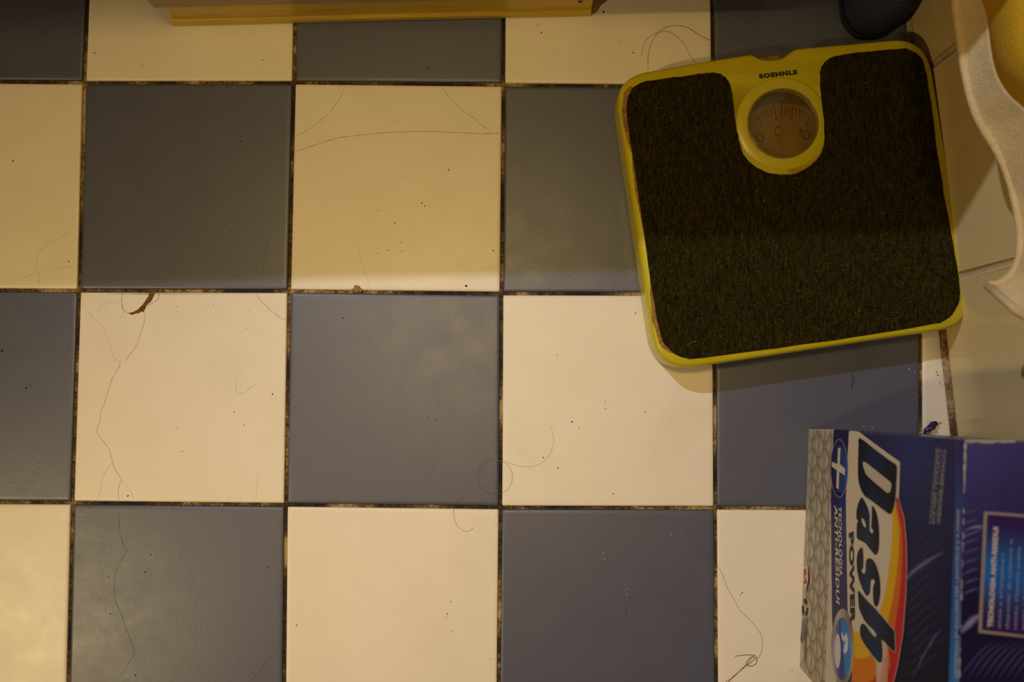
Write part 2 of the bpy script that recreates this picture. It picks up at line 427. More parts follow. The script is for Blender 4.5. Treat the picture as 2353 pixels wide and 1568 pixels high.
strip(sc([(875, 300), (880, 420), (905, 540), (935, 600), (880, 690), (850, 800), (848, 950), (890, 1050), (940, 1200), (985, 1310), (970, 1400), (880, 1540)], 3.213, 0, 1080), .0005, CRACKB, tiles[(0, 2)])
strip([(600, 660), (607, 600), (615, 560), (612, 530)], .0004, CRACKB, tiles[(0, 0)])
strip([(560, 340), (610, 325), (668, 318)], .0004, CRACKB, tiles[(0, 0)])
# the chip itself: cut out of the tile, bare clay below
chip = sc([(1330, 180), (1325, 330), (1320, 400), (1240, 510), (1150, 650), (1000, 800), (850, 880), (740, 905), (735, 930), (800, 965), (870, 960), (940, 930), (1040, 920), (1120, 870), (1190, 885), (1195, 840), (1240, 770), (1250, 710), (1290, 660), (1390, 580), (1470, 440), (1490, 380), (1540, 290), (1590, 250), (1600, 180)], Z, 240, 650)
T = tiles[(0, 1)]
cp = ccw([tuple(U(x, y).xy) for x, y in chip])
v, f = rings([(0, -.0016), (0, .004)], cp)
cut = new_obj('cutter', mesh('cutter', v, f), CHIP)
bpy.context.view_layer.update()
md = T.modifiers.new('b', 'BOOLEAN'); md.object = cut; md.operation = 'DIFFERENCE'; md.solver = 'EXACT'
bpy.context.view_layer.update()
dg = bpy.context.evaluated_depsgraph_get()
nm = bpy.data.meshes.new_from_object(T.evaluated_get(dg)); T.modifiers.clear(); old = T.data
for p in nm.polygons: p.use_smooth = abs(p.normal.z) < .9995
if len(nm.polygons) > 20: T.data = nm
bpy.data.objects.remove(cut)
v, f = rings([(-.0001, -.0024), (-.0001, -.0008), (.0004, -.0006)], cp)
ch = new_obj('chipped_clay', mesh('chip', v, f, True, (T.location.x, T.location.y, 0)), CHIP, T); ch['label'] = 'bare brown clay where the tile edge broke away'

# ------------------------------------------------------------------ scale
ZR = .045
def loop_px(pts, z): return [tuple(U(x, y, z).xy) for x, y in pts]
quad = loop_px([(1408, 177), (1509, 857), (2234, 749), (2124, 84)], .0385)      # tl, bl, br, tr  (ccw)
notch_px = [(1930, 105.5), (1880, 109.5), (1840, 113), (1824, 115.5), (1812, 123), (1795, 135), (1769, 140), (1745, 137), (1727, 128), (1712, 129), (1660, 137), (1600, 147)]
R_ = [.034, .036, .033, .036]
q = [Vector(p) for p in quad]
out = rounded([tuple(p) for p in q], R_, 9)
notch = loop_px(notch_px, .0385)
out = ccw(out)
# put the notch on the top edge (tr -> tl is the closing edge)
outl = list(out)+[]
ntl = smooth_open([Vector((x, y, 0)) for x, y in notch], 3)
outl = out+[(p.x, p.y) for p in ntl]
SC0 = Vector((sum(p[0] for p in quad)/4, sum(p[1] for p in quad)/4, 0))
scale_root = empty('bathroom_scale', SC0, 'lime yellow retro bathroom scale with dark fuzzy mat, on floor against the wall', 'bathroom scale')
v, f = rings([(.004, .004), (.0004, .006), (0, .012), (0, .0385), (.0005, .0418), (.0018, .0441), (.0034, ZR)], outl)
me = mesh('body', v, f, True, SC0)
body = new_obj('body', me, LIME, scale_root)
body['label'] = 'lime yellow enamelled scale body with rust along the mat edge'
K = 1.9125
mat_px = sc([(115, 340), (130, 290), (160, 258), (230, 238), (400, 217), (480, 205), (530, 212), (562, 245), (578, 300), (590, 400), (603, 480), (622, 550), (660, 602), (720, 640), (790, 655), (860, 648), (925, 612), (965, 570), (984, 510), (980, 420), (972, 330), (966, 230), (970, 185), (990, 155), (1030, 133), (1120, 118), (1300, 101), (1360, 104), (1410, 142), (1432, 210), (1452, 340), (1480, 560), (1520, 800), (1550, 960), (1578, 1140), (1578, 1200), (1556, 1255), (1510, 1295), (1440, 1315), (1100, 1370), (800, 1412), (450, 1458), (380, 1460), (320, 1438), (275, 1385), (252, 1310), (238, 1230), (200, 980), (165, 720), (140, 560), (120, 430)], K, 1380, 60)
mp = ccw(loop_px(mat_px, ZR+.001)); mp = [tuple(Vector(p).xy) for p in smooth_closed([Vector((x, y, 0)) for x, y in mp], 4)]
# slightly ragged cut
mp = [(x+random.uniform(-.00035, .00035), y+random.uniform(-.00035, .00035)) for x, y in mp]
v, f = rings([(0, ZR-.001), (0, ZR+.0007), (.0008, ZR+.0016), (.002, ZR+.0018)], mp)
mo = new_obj('foot_mat', mesh('foot_mat', v, f, False, SC0), MATB, scale_root); mo['label'] = 'worn dark olive brown fibre mat'
# rust attribute on body: needs a denser top; add a separate thin rust edging following the mat on the left and round the window
def edging(idx, w1, w2, M, name):
    a = [mp[i % len(mp)] for i in idx]; n = len(a); v = []; f = []
    for i, p in enumerate(a):
        t = Vector(a[min(i+1, n-1)])-Vector(a[max(i-1, 0)]); t.normalize(); o_ = Vector((t.y, -t.x))
        e = math.sin(math.pi*i/(n-1))**.4
        w_ = (w1+w2*(.5+.5*math.sin(i*.55)*math.sin(i*.21+1))+random.uniform(-.0003, .0003))*e
        v += [(p[0]-o_.x*.001, p[1]-o_.y*.001, ZR+.00015), (p[0]+o_.x*max(.0002, w_), p[1]+o_.y*max(.0002, w_), ZR+.00012)]
    for i in range(n-1): f.append((2*i, 2*i+1, 2*i+3, 2*i+2))
    return new_obj(name, mesh(name, v, f, False, SC0), M, scale_root)
RUST = mat('rusty_glue', (.25, .11, .02), .8)
f_ = noise(RUST, coords(RUST), 300, 4, .7); r = ramp(RUST, f_, [(.35, (.12, .05, .012)), (.5, (.30, .14, .02)), (.68, (.36, .28, .02))])
L(RUST, r.outputs[0], bsdf(RUST).inputs['Base Color']); bump(RUST, f_, 1, .0008)
def near(px):
    P = U(px[0], px[1], ZR).xy; return min(range(len(mp)), key=lambda i: (Vector(mp[i])-P).length)
def arc(p0, p1):
    a, b = near(p0), near(p1); n = len(mp); l1 = (b-a) % n; l2 = (a-b) % n
    return [(a+k) % n for k in range(l1+1)] if l1 < l2 else [(b+k) % n for k in range(l2+1)]
sgn = 1
edging(arc((1455, 190), (1448, 350)), .0040, .0012, RUST, 'rust')
edging(arc((1448, 350), (1475, 520)), .0010, .0012, RUST, 'rust')
edging(arc((1495, 640), (1545, 820)), .0028, .0022, RUST, 'rust')
edging(arc((1740, 370), (1880, 350)), .0009, .0010, RUST, 'rust')
edging(arc((1650, 165), (1695, 290)), .0006, .0008, RUST, 'rust')
edging(arc((1470, 190), (1640, 165)), .0004, .0007, RUST, 'rust')
edging(arc((1900, 145), (2100, 115)), .0004, .0006, RUST, 'rust')
edging(arc((2140, 200), (2190, 600)), .0004, .0006, RUST, 'rust')
edging(arc((1560, 820), (1800, 790)), .0002, .0005, RUST, 'rust')
# raised bezel between the two lobes of the mat, joined to the ring round the window
DC = U(1801.5, 281.5, ZR+.004); DC = Vector((DC.x, DC.y, 0)); DR = .0322
K4 = 4.356
v = []; f = []; nh = 72
pr = [(DR+.0104, ZR-.0008), (DR+.0102, ZR+.0002), (DR+.0088, ZR+.0010), (DR+.006, ZR+.0021), (DR+.003, ZR+.0029), (DR+.0008, ZR+.0031), (DR, ZR+.0026), (DR, .036)]
for r0, z in pr:
    for i in range(nh):
        a_ = 2*math.pi*i/nh; up = max(0, math.sin(a_-math.radians(7)))**2
        v.append((DC.x+r0*math.cos(a_), DC.y+r0*math.sin(a_), z if z < ZR else ZR+(z-ZR)*.40*(1-up*.8)))
for k in range(len(pr)-1):
    for i in range(nh): j = (i+1) % nh; f.append((k*nh+i, k*nh+j, (k+1)*nh+j, (k+1)*nh+i))
bez = new_obj('window_surround', mesh('window_surround', v, f, True, SC0), LIME, scale_root)
# cut the body under the window so the dial sits in a well
nh = 48
cyl = [(DC.x+(DR+.0008)*math.cos(2*math.pi*i/nh), DC.y+(DR+.0008)*math.sin(2*math.pi*i/nh)) for i in range(nh)]
v, f = rings([(0, .030), (0, .06)], cyl); cut = new_obj('cutter', mesh('c', v, f), LIME)
bpy.context.view_layer.update()
md = body.modifiers.new('b', 'BOOLEAN'); md.object = cut; md.solver = 'EXACT'
bpy.context.view_layer.update()
nm = bpy.data.meshes.new_from_object(body.evaluated_get(bpy.context.evaluated_depsgraph_get())); body.modifiers.clear()
if len(nm.polygons) > 50: body.data = nm
bpy.data.objects.remove(cut)
ang = math.radians(-7.5)     # dial turned a touch, seen through the window
def disc(c, r, z, n=64): return [(c.x+r*math.cos(2*math.pi*i/n), c.y+r*math.sin(2*math.pi*i/n), z) for i in range(n)]
# backplate (dark), rotating dial plate (paler, its upper edge shows), ticks, numerals, pointer
v = disc(DC, DR+.0006, .0365); bp = new_obj('dial_well', mesh('dial_well', v, [tuple(range(64))], False, SC0), mat('well_paint', (.13, .085, .02), .6), scale_root)
ZD = .0385
def dial_pt(px, py, z=ZD): p = U(px, py, z); return p
K7 = 7.129
# dial plate: big disc clipped by the window; rim passes at the tick tops
c_px = U(*sc([(860, 1420)], K7, 1680, 180)[0], ZD); rim = U(*sc([(850, 415)], K7, 1680, 180)[0], ZD); rad_d = (rim-c_px).length
cl = []
for i in range(140):
    a_ = 2*math.pi*i/140; p = Vector((c_px.x+rad_d*math.cos(a_), c_px.y+rad_d*math.sin(a_)))
    cl.append(tuple(p))
dc2 = Vector((DC.x, DC.y))
wc = [(DC.x+(DR+.0004)*math.cos(2*math.pi*i/64), DC.y+(DR+.0004)*math.sin(2*math.pi*i/64)) for i in range(64)]
poly = cl
for i in range(64):
    a_ = Vector(wc[i]); b_ = Vector(wc[(i+1) % 64]); e = b_-a_; nn = Vector((e.y, -e.x)).normalized()
    poly = clip(poly, a_, nn)
    if len(poly) < 3: break
v, f = rings([(0, ZD-.0008), (0, ZD)], ccw(poly))
dial = new_obj('dial', mesh('dial', v, f, False, SC0), DIALF, scale_root); dial['label'] = 'tan dial with black ticks and numbers'
vt = []; ft = []
def quad_px(p0, p1, w0, w1, z):
    a, b = U(*p0, z), U(*p1, z); t = (b-a).normalized(); n = Vector((-t.y, t.x, 0)); k = len(vt)
    vt.extend([a+n*w0, a-n*w0, b-n*w1, b+n*w1]); ft.append((k, k+1, k+2, k+3))
ticks = [((375, 620), (415, 705), 1), ((435, 600), (495, 765), 1.3), ((480, 565), (515, 660), 1), ((530, 520), (568, 645), 1), ((580, 500), (615, 635), 1), ((643, 480), (668, 620), 1), ((700, 430), (735, 640), 1.4),
         ((822, 450), (828, 605), 1.1), ((885, 462), (887, 603), 1.1), ((942, 465), (940, 605), 1.1), ((1005, 465), (990, 690), 1.3), ((1068, 475), (1050, 612), 1.1), ((1125, 490), (1108, 620), 1.1), ((1180, 520), (1160, 632), 1), ((1240, 560), (1215, 640), 1), ((1275, 625), (1238, 755), 1.2)]
for a_, b_, w_ in ticks:
    a2, b2 = sc([a_, b_], K7, 1680, 180); quad_px(a2, b2, .00033*w_, .00033*w_, ZD+.00012)
for c_, r_ in (((737, 675), 20), ((1230, 775), 19)):
    p = U(*sc([c_], K7, 1680, 180)[0], ZD+.00012); k = len(vt); rr_ = r_/K7/F*.9
    vt.extend([Vector((p.x+rr_*math.cos(t*.785), p.y+rr_*math.sin(t*.785), p.z)) for t in range(8)]); ft.append(tuple(range(k, k+8)))
for c_, rx, ry, tl in (((475, 965), 62, 82, .45), ((765, 870), 54, 86, .1), ((1232, 930), 60, 80, -.25)):
    k = len(vt); n = 26
    for i in range(n):
        a_ = 2*math.pi*i/n
        for s_ in (1.0, .72):
            x, y = rx*s_*math.cos(a_), (ry*s_ if s_ == 1 else ry-17)*math.sin(a_)
            X, Y = x*math.cos(-tl)-y*math.sin(-tl), x*math.sin(-tl)+y*math.cos(-tl)
            vt.append(U(*sc([(c_[0]+X, c_[1]+Y)], K7, 1680, 180)[0], ZD+.00012))
    for i in range(n):
        j = (i+1) % n; ft.append((k+2*i, k+2*j, k+2*j+1, k+2*i+1))
for a_, b_ in (((1150, 825), (1118, 960)), ((1150, 828), (1105, 852)), ((765, 1030), (795, 1068)), ((795, 1030), (768, 1068)), ((765, 1000), (768, 1068))):
    a2, b2 = sc([a_, b_], K7, 1680, 180); quad_px(a2, b2, .0004 if a_[0] > 900 else .0002, .0004 if a_[0] > 900 else .0002, ZD+.00012)
tk = new_obj('numerals', mesh('numerals', vt, ft, False, SC0), DINK, dial)
# pointer: clear strip with a centre line
vt = []; ft = []
a2, b2 = sc([(770, 395), (875, 1290)], K7, 1680, 180); quad_px(a2, b2, .0011, .0024, ZD+.0012)
new_obj('pointer', mesh('pointer', vt, ft, False, SC0), mat('pointer_band', (.25, .15, .055), .5), scale_root)
vt = []; ft = []
a2, b2 = sc([(765, 395), (860, 1290)], K7, 1680, 180); quad_px(a2, b2, .0003, .0005, ZD+.0014)
new_obj('pointer_line', mesh('pointer_line', vt, ft, False, SC0), DRED, scale_root)
# clear lens and its ring
v = []; f = []; n = 64; pr = [(DR-.0001, ZR+.0004), (DR-.0001, ZR+.0018), (DR-.0007, ZR+.0023), (DR-.0013, ZR+.0018), (DR-.0015, ZR+.0010), (DR-.0013, ZR+.0002)]
for r0, z in pr: v += disc(DC, r0, z)
for k in range(len(pr)):
    k2 = (k+1) % len(pr)
    for i in range(n): j = (i+1) % n; f.append((k*n+i, k*n+j, k2*n+j, k2*n+i))
me = mesh('lens_ring', v, f, True, SC0); new_obj('lens_ring', me, RIMM, scale_root)
v = []; f = []
for r0, z in ((DR-.0013, ZR+.0012), (DR*.7, ZR+.00125), (DR*.35, ZR+.0013)): v += disc(DC, r0, z)
for k in range(2):
    for i in range(n): j = (i+1) % n; f.append((k*n+i, k*n+j, (k+1)*n+j, (k+1)*n+i))
f.append(tuple(2*n+i for i in range(n)))
m0 = len(v); v += [(x, y, z-.0009) for x, y, z in v]; f += [tuple(reversed([i+m0 for i in q_])) for q_ in f]
for i in range(n): j = (i+1) % n; f.append((j, i, m0+i, m0+j))
me = mesh('lens', v, f, False, SC0); lens = new_obj('lens', me, GLASS, scale_root); lens['label'] = 'round clear plastic window over the dial'
# adjusting wheel in the notch
nc = Vector(U(1769, 138, .036).xy); td = (Vector(notch[3])-Vector(notch[8])).normalized(); nd = Vector((-td.y, td.x)); 
wc_ = Vector((nc.x, nc.y, .031))-Vector((nd.x, nd.y, 0))*(.0022 if nd.y > 0 else -.0022)
pts = []; v = []; f = []; n = 28
for sx in (-.009, .009):
    for i in range(n):
        a_ = 2*math.pi*i/n; rr_ = .0072+(.0004 if i % 2 else 0)
        v.append(wc_+Vector((td.x*sx, td.y*sx, 0))+Vector((nd.x, nd.y, 0))*rr_*math.cos(a_)+Vector((0, 0, 1))*rr_*math.sin(a_)*.8)
for i in range(n): j = (i+1) % n; f.append((i, j, n+j, n+i))
f += [tuple(range(n-1, -1, -1)), tuple(range(n, 2*n))]
new_obj('adjusting_wheel', mesh('wheel', v, f, False, SC0), mat('wheel_plastic', (.26, .17, .02), .5), scale_root)

# text helper: maps built-in lettering onto any flat parallelogram
def text_geo(s, offset=0.0, xs=1.0):
    cu = bpy.data.curves.new('t', 'FONT'); cu.body = s; cu.size = 1; cu.offset = offset; cu.space_character = xs; cu.resolution_u = 3
    o = bpy.data.objects.new('t', cu); C.objects.link(o); bpy.context.view_layer.update()
    me = bpy.data.meshes.new_from_object(o.evaluated_get(bpy.context.evaluated_depsgraph_get()))
    v = [tuple(p.co) for p in me.vertices]; f = [tuple(p.vertices) for p in me.polygons]
    bpy.data.objects.remove(o); bpy.data.meshes.remove(me)
    x0 = min(p[0] for p in v); x1 = max(p[0] for p in v); y0 = min(p[1] for p in v); y1 = max(p[1] for p in v)
    return [((p[0]-x0)/(x1-x0), (p[1]-y0)/(y1-y0)) for p in v], f
def text_on(s, O, E, Hh, offset=0.0, xs=1.0):
    """O bottom-left, E bottom-right, Hh top-left of the text block, world points"""
    v, f = text_geo(s, offset, xs); return [O+(E-O)*x+(Hh-O)*y for x, y in v], f
ZT = ZR+.0003
O_, E_, H_ = [U(*p, ZT) for p in sc([(415, 528), (800, 483), (405, 480)], K4, 1650, 60)]
v, f = text_on('SOEHNLE', O_, E_, H_, .075, 1.2)
new_obj('lettering', mesh('lettering', v, f, False, SC0), INK, scale_root)

# fuzz of the mat
def point_in(poly, x, y):
    c = False; j = len(poly)-1
    for i in range(len(poly)):
        xi, yi = poly[i]; xj, yj = poly[j]
        if (yi > y) != (yj > y) and x < (xj-xi)*(y-yi)/(yj-yi)+xi: c = not c
        j = i
    return c
rng = random.Random(3)
def colour_mesh(name, v, f, cols, org, M, parent, per='face'):
    me = mesh(name, v, f, False, org); a = me.color_attributes.new('Col', 'FLOAT_COLOR', 'CORNER')
    dat = []
    for p, c in zip(me.polygons, cols):
        for li in p.loop_indices:
            cc = c[li-p.loop_start] if per == 'corner' else c
            dat.extend((cc[0], cc[1], cc[2], 1))
    a.data.foreach_set('color', dat)
    o = new_obj(name, me, M, parent); return o
x0 = min(p[0] for p in mp); x1 = max(p[0] for p in mp); y0 = min(p[1] for p in mp); y1 = max(p[1] for p in mp)
mpl = mp[::2]
v = []; f = []; cols = []; cnt = 0
su = (q[3]-q[0]).normalized(); sv = (q[1]-q[0]).normalized()
lean = Vector((.62, -.78))      # nap set leaning away from the mirror lamp, so its shape catches that light
while cnt < 30000:
    x, y = rng.uniform(x0, x1), rng.uniform(y0, y1)
    if not point_in(mpl, x, y): continue
    cnt += 1
    an = rng.gauss(0, .45); d = lean*math.cos(an)+Vector((-lean.y, lean.x))*math.sin(an)
    if rng.random() < .15: d = -d
    ln = rng.uniform(.0005, .0012); h = rng.uniform(.0011, .0022); w_ = rng.uniform(.00009, .0002)
    n_v = Vector((-d.y, d.x, 0))*w_; p = Vector((x, y, ZR+.0017)); k = len(v)
    v += [p-n_v, p+n_v, p+Vector((d.x*ln, d.y*ln, h))]; f.append((k, k+1, k+2))
    t = rng.random()
    # the pile turns paler olive in patches and streaks
    t += .10*math.sin(x*610+2*math.sin(y*60))*math.sin(y*95+x*40)+.05*math.sin(x*230+y*170)
    if t < .44: c = (.016, .012, .002)
    elif t < .84: c = (.13, .098, .006)
    else: c = (.34, .26, .010)
    fl = rng.random()
    if fl > .993: c = (.22, .15, .05)
    if fl > .9975: c = (.45, .36, .22)
    cols.append(c)
fz = colour_mesh('mat_pile', v, f, cols, SC0, FIBRE, scale_root); fz['kind'] = 'stuff'; fz['label'] = 'short fuzzy pile of the mat'
# lint caught on the mat
v = []; f = []
for (x, y), a_, l_ in (((1515, 250), .1, .006), ((1527, 265), 1.2, .004), ((1738, 440), 1, .004), ((1757, 460), 1.1, .005), ((1975, 712), 1.4, .004), ((1738, 775), .8, .004), ((1590, 790), .5, .009), ((1502, 208), .9, .003), ((2080, 570), .3, .003), ((1650, 605), 1.2, .003), ((1830, 410), .4, .003), ((1990, 190), .7, .003), ((1532, 545), 1.3, .003), ((1705, 545), 1.3, .004)):
    p = U(x, y, ZR+.003); d = Vector((math.cos(a_), math.sin(a_), 0))*l_/2; s_ = Vector((-d.y, d.x, 0))*.25
    vv, ff = tube(smooth_open([p-d, p-d*.3+s_, p+d*.4+s_*.6, p+d], 3), .00009, 4); k = len(v); v += vv; f += [tuple(i+k for i in q_) for q_ in ff]
lo = new_obj('lint', mesh('lint', v, f, True, SC0), mat('pale_lint', (.55, .45, .3), .8), scale_root); lo['kind'] = 'stuff'
# rubber feet below
for p in quad:
    c_ = Vector(p)+(Vector(SC0.xy)-Vector(p))*.22; v, f = rings([(0, .0005), (0, .006)], [(c_.x+.009*math.cos(2*math.pi*i/14), c_.y+.009*math.sin(2*math.pi*i/14)) for i in range(14)])
    new_obj('foot', mesh('foot', v, f, False, SC0), SOLE, scale_root)

# ------------------------------------------------------------------ detergent box
P1 = U(1858.5, 984.5); P2 = U(1838, 1534)
BU = (P2-P1).normalized(); BWID = (P2-P1).length
HB = .315
PT = U(2200, 1009, HB)
BV = (PT-P1)                                  # up the front face (leans a few millimetres)
BN = BU.cross(BV).normalized(); BN = BN if BN.x < 0 else -BN
BK = Vector((-BU.y, BU.x, 0)); BK = BK if BK.x > 0 else -BK          # depth direction, towards the wall
DEP = .128
P1b, P2b = P1+BK*DEP, P2+BK*DEP; T1, T2 = P1+BV, P2+BV; T1b, T2b = T1+BK*DEP, T2+BK*DEP
broot = empty('detergent_box', (P1+P2)/2+BK*DEP/2, 'dark blue cardboard washing powder box with big lettering, standing by wall below the scale', 'detergent box')
BO = broot.location.copy()
v = [P1, P2, P2b, P1b, T1, T2, T2b, T1b]
me = mesh('carton', v, [(0, 3, 2, 1), (4, 5, 6, 7), (0, 1, 5, 4), (1, 2, 6, 5), (2, 3, 7, 6), (3, 0, 4, 7)], False, BO)
bm = bmesh.new(); bm.from_mesh(me); bmesh.ops.recalc_face_normals(bm, faces=bm.faces)
bmesh.ops.bevel(bm, geom=bm.edges[:], offset=.0012, segments=2, profile=.5, affect='EDGES'); bm.to_mesh(me); bm.free()
for p in me.polygons: p.use_smooth = False
carton = new_obj('carton', me, CARD, broot)
K = 2.537
FR = lambda x, y, l=0: UPL(x, y, P1, BN)+BN*(.00012+.00007*l)
TN = (T2-T1).cross(BK).normalized(); TN = TN if TN.z > 0 else -TN
TP = lambda x, y, l=0: UPL(x, y, T1, TN)+TN*(.00012+.00007*l)
def Cc(l): return sc(l, K, 1820, 950)
def Bc(l): return sc(l, 3.75, 1830, 1150)
def Ac(l): return sc(l, 5.6, 1840, 970)
def facet(name, polys, fn, layer, parent=broot, label=None):
    """polys: list of (pixel outline, colour or [colour per point], holes)"""
    v = []; f = []; cols = []; nrm = BN if fn is FR else TN
    for it in polys:
        pts, col = it[0], it[1]; holes = it[2] if len(it) > 2 else []
        W = [fn(x, y, layer) for x, y in pts]; HW = [[fn(x, y, layer) for x, y in h] for h in holes]
        flat = W+[p for h in HW for p in h]; k = len(v); v += flat
        # tessellate in face coordinates
        e1 = BU; e2 = nrm.cross(BU)
        pr = [[Vector((p.dot(e1), p.dot(e2), 0)) for p in W]]+[[Vector((p.dot(e1), p.dot(e2), 0)) for p in h] for h in HW]
        for a, b, c in tessellate_polygon(pr):
            n_ = (flat[b]-flat[a]).cross(flat[c]-flat[a])
            t = (a, b, c) if n_.dot(nrm) > 0 else (a, c, b)
            f.append(tuple(i+k for i in t))
            if callable(col): cols.append([col(i) for i in t])
            elif isinstance(col, list): cols.append([col[i % len(col)] for i in t])
            else: cols.append([col]*3)
    o = colour_mesh(name, v, f, cols, BO, PRINT, parent, 'corner')
    if label: o['label'] = label
    return o
CRM = (.60, .50, .36); NV = (.014, .014, .05); NVB = (.035, .04, .17)
def sub(pts, n=4):
    o_ = []
    for i in range(len(pts)):
        a, b = pts[i], pts[(i+1) % len(pts)]
        for k in range(n): o_.append((a[0]+(b[0]-a[0])*k/n, a[1]+(b[1]-a[1])*k/n))
    return o_
def smp(pts, n=3): return [(p[0], p[1]) for p in smooth_closed([Vector((x, y, 0)) for x, y in pts], n)]
def ell(cx, cy, rx, ry, n=40, tl=0): return [(cx+rx*math.cos(2*math.pi*i/n)*math.cos(tl)-ry*math.sin(2*math.pi*i/n)*math.sin(tl), cy+rx*math.cos(2*math.pi*i/n)*math.sin(tl)+ry*math.sin(2*math.pi*i/n)*math.cos(tl)) for i in range(n)]
def edge_band(pts, w_):
    """closed thin outline of a pixel polygon"""
    q_ = ccw(pts); i_ = inset(q_, w_); return q_, i_
# front face px corners
fb = lambda t: (1858.5+(1838-1858.5)*t, 984.5+(1534-984.5)*t)
def proj(Pw):
    d = Pw-CAM; z = d.dot(FWD); return (1176.5+F*d.dot(RIGHT)/z, 784-F*d.dot(UPV)/z)
def face_grid(P00, ax, ay, nx, ny, colf, name, nrm, layer=0, label=None):
    v = []; f = []; cols = []
    for j in range(ny+1):
        for i in range(nx+1): v.append(P00+ax*(i/nx)+ay*(j/ny)+nrm*(.00009+.00007*layer))
    cv = [colf(i/nx, j/ny) for j in range(ny+1) for i in range(nx+1)]
    for j in range(ny):
        for i in range(nx):
            a = j*(nx+1)+i; q_ = [a, a+1, a+nx+2, a+nx+1]
            n_ = (v[q_[1]]-v[q_[0]]).cross(v[q_[2]]-v[q_[0]])
            if n_.dot(nrm) < 0: q_.reverse()
            f.append(tuple(q_)); cols.append([cv[k] for k in q_])
    o = colour_mesh(name, v, f, cols, BO, PRINT, broot, 'corner')
    if label: o['label'] = label
    return o
def mixc(a, b, t): t = max(0, min(1, t)); return tuple(x+(y-x)*t for x, y in zip(a, b))
EU = BU*(BWID-.002); O1 = P1+BU*.001
# navy ground of the front (printed gradient) : u along the width, v up
def navyf(u, v_):
    c = mixc((.020, .022, .095), (.004, .004, .020), min(1, abs(u-.02)*1.5+.05))
    g_ = math.exp(-((u-.05)**2/.02+(v_-.78)**2/.01)); c = mixc(c, (.02, .035, .16), g_*.8)
    return c
face_grid(O1+BV*.004, EU, BV*.992, 40, 30, navyf, 'navy_print', BN, 0, 'navy printed ground of the front')
# top: navy to violet, with pale soft lines
def topf(u, v_):
    c = mixc((.055, .045, .19), (.010, .008, .035), min(1, u*2.2)); return mixc(c, (.02, .006, .03), v_*.9)
face_grid(T1+BU*.001+BK*.001, EU, BK*(DEP-.002), 30, 16, topf, 'navy_print', TN, 0, 'navy and violet printed top')
# soft swooshes
def swoosh(name, pts, wid, col, fn, layer=1, op=1.0):
    P = smooth_open([fn(x, y, layer) for x, y in pts], 6); nrm = BN if fn is FR else TN; v = []; f = []; cols = []
    n = len(P); base = (.014, .013, .05)
    for i, p in enumerate(P):
        t = (P[min(i+1, n-1)]-P[max(i-1, 0)]).normalized(); a = nrm.cross(t); w_ = wid*(.35+.65*math.sin(math.pi*i/(n-1)))
        v += [p-a*w_, p, p+a*w_]
    for i in range(n-1):
        e0 = math.sin(math.pi*i/(n-1))**.5*op; e1 = math.sin(math.pi*(i+1)/(n-1))**.5*op
        c0, c1 = mixc(base, col, e0), mixc(base, col, e1)
        for k in (0, 1):
            q_ = [3*i+k, 3*i+k+1, 3*i+k+4, 3*i+k+3]; cc = [base, c0, c1, base] if k == 0 else [c0, base, base, c1]
            n_ = (v[q_[1]]-v[q_[0]]).cross(v[q_[2]]-v[q_[0]])
            if n_.dot(nrm) < 0: q_.reverse(); cc.reverse()
            f.append(tuple(q_)); cols.append(cc)
    return v, f, cols
def swooshes(name, items, fn, label):
    V = []; Fc = []; Cl = []
    for it in items:
        v, f, c = swoosh(name, it[0], it[1], it[2], fn); k = len(V); V += v; Fc += [tuple(i+k for i in q_) for q_ in f]; Cl += c
    o = colour_mesh(name, V, Fc, Cl, BO, PRINT, broot, 'corner'); o['label'] = label
LV = (.16, .15, .36); LD = (.035, .036, .11)
its = [(Cc([(640, 1010), (690, 940), (780, 870), (900, 800)]), .0022, LV), (Cc([(700, 1560), (760, 1430), (830, 1310), (885, 1250)]), .0015, (.10, .10, .25))]
for k in range(13):
    y_ = 620+k*62
    its.append((Cc([(640+k*2, y_+230-k*6), (720, y_+140), (800, y_+70), (895, y_+10)]), .0007, LD))
for k in range(5): its.append((Cc([(560+k*40, 150+k*60), (700, 180+k*70), (860, 165+k*75)]), .0005, (.035, .036, .12)))
swooshes('pale_lines', its, FR, 'soft violet streaks')
its = [(Cc([(985, 730), (1030, 690), (1080, 670), (1120, 660)]), .0028, (.22, .20, .46)), (Cc([(970, 1290), (1020, 1240), (1060, 1200), (1110, 1170)]), .0028, (.22, .20, .46))]
for k in range(9):
    y_ = 560+k*58; its.append((Cc([(985, y_+40), (1040, y_+10), (1100, y_-5)]), .0008, (.10, .09, .26)))
for k in range(9):
    x_ = 970+k*45; its.append((Cc([(x_, 1560), (x_+60, 1470), (x_+130, 1390), (x_+210, 1330)]), .0008, (.05, .05, .16)))
for k in range(4):
    y_ = 420+k*35; its.append((Cc([(1030, y_+40), (1120, y_+15), (1250, y_)]), .0008, (.06, .055, .2)))
swooshes('pale_lines', its, TP, 'soft violet streaks')
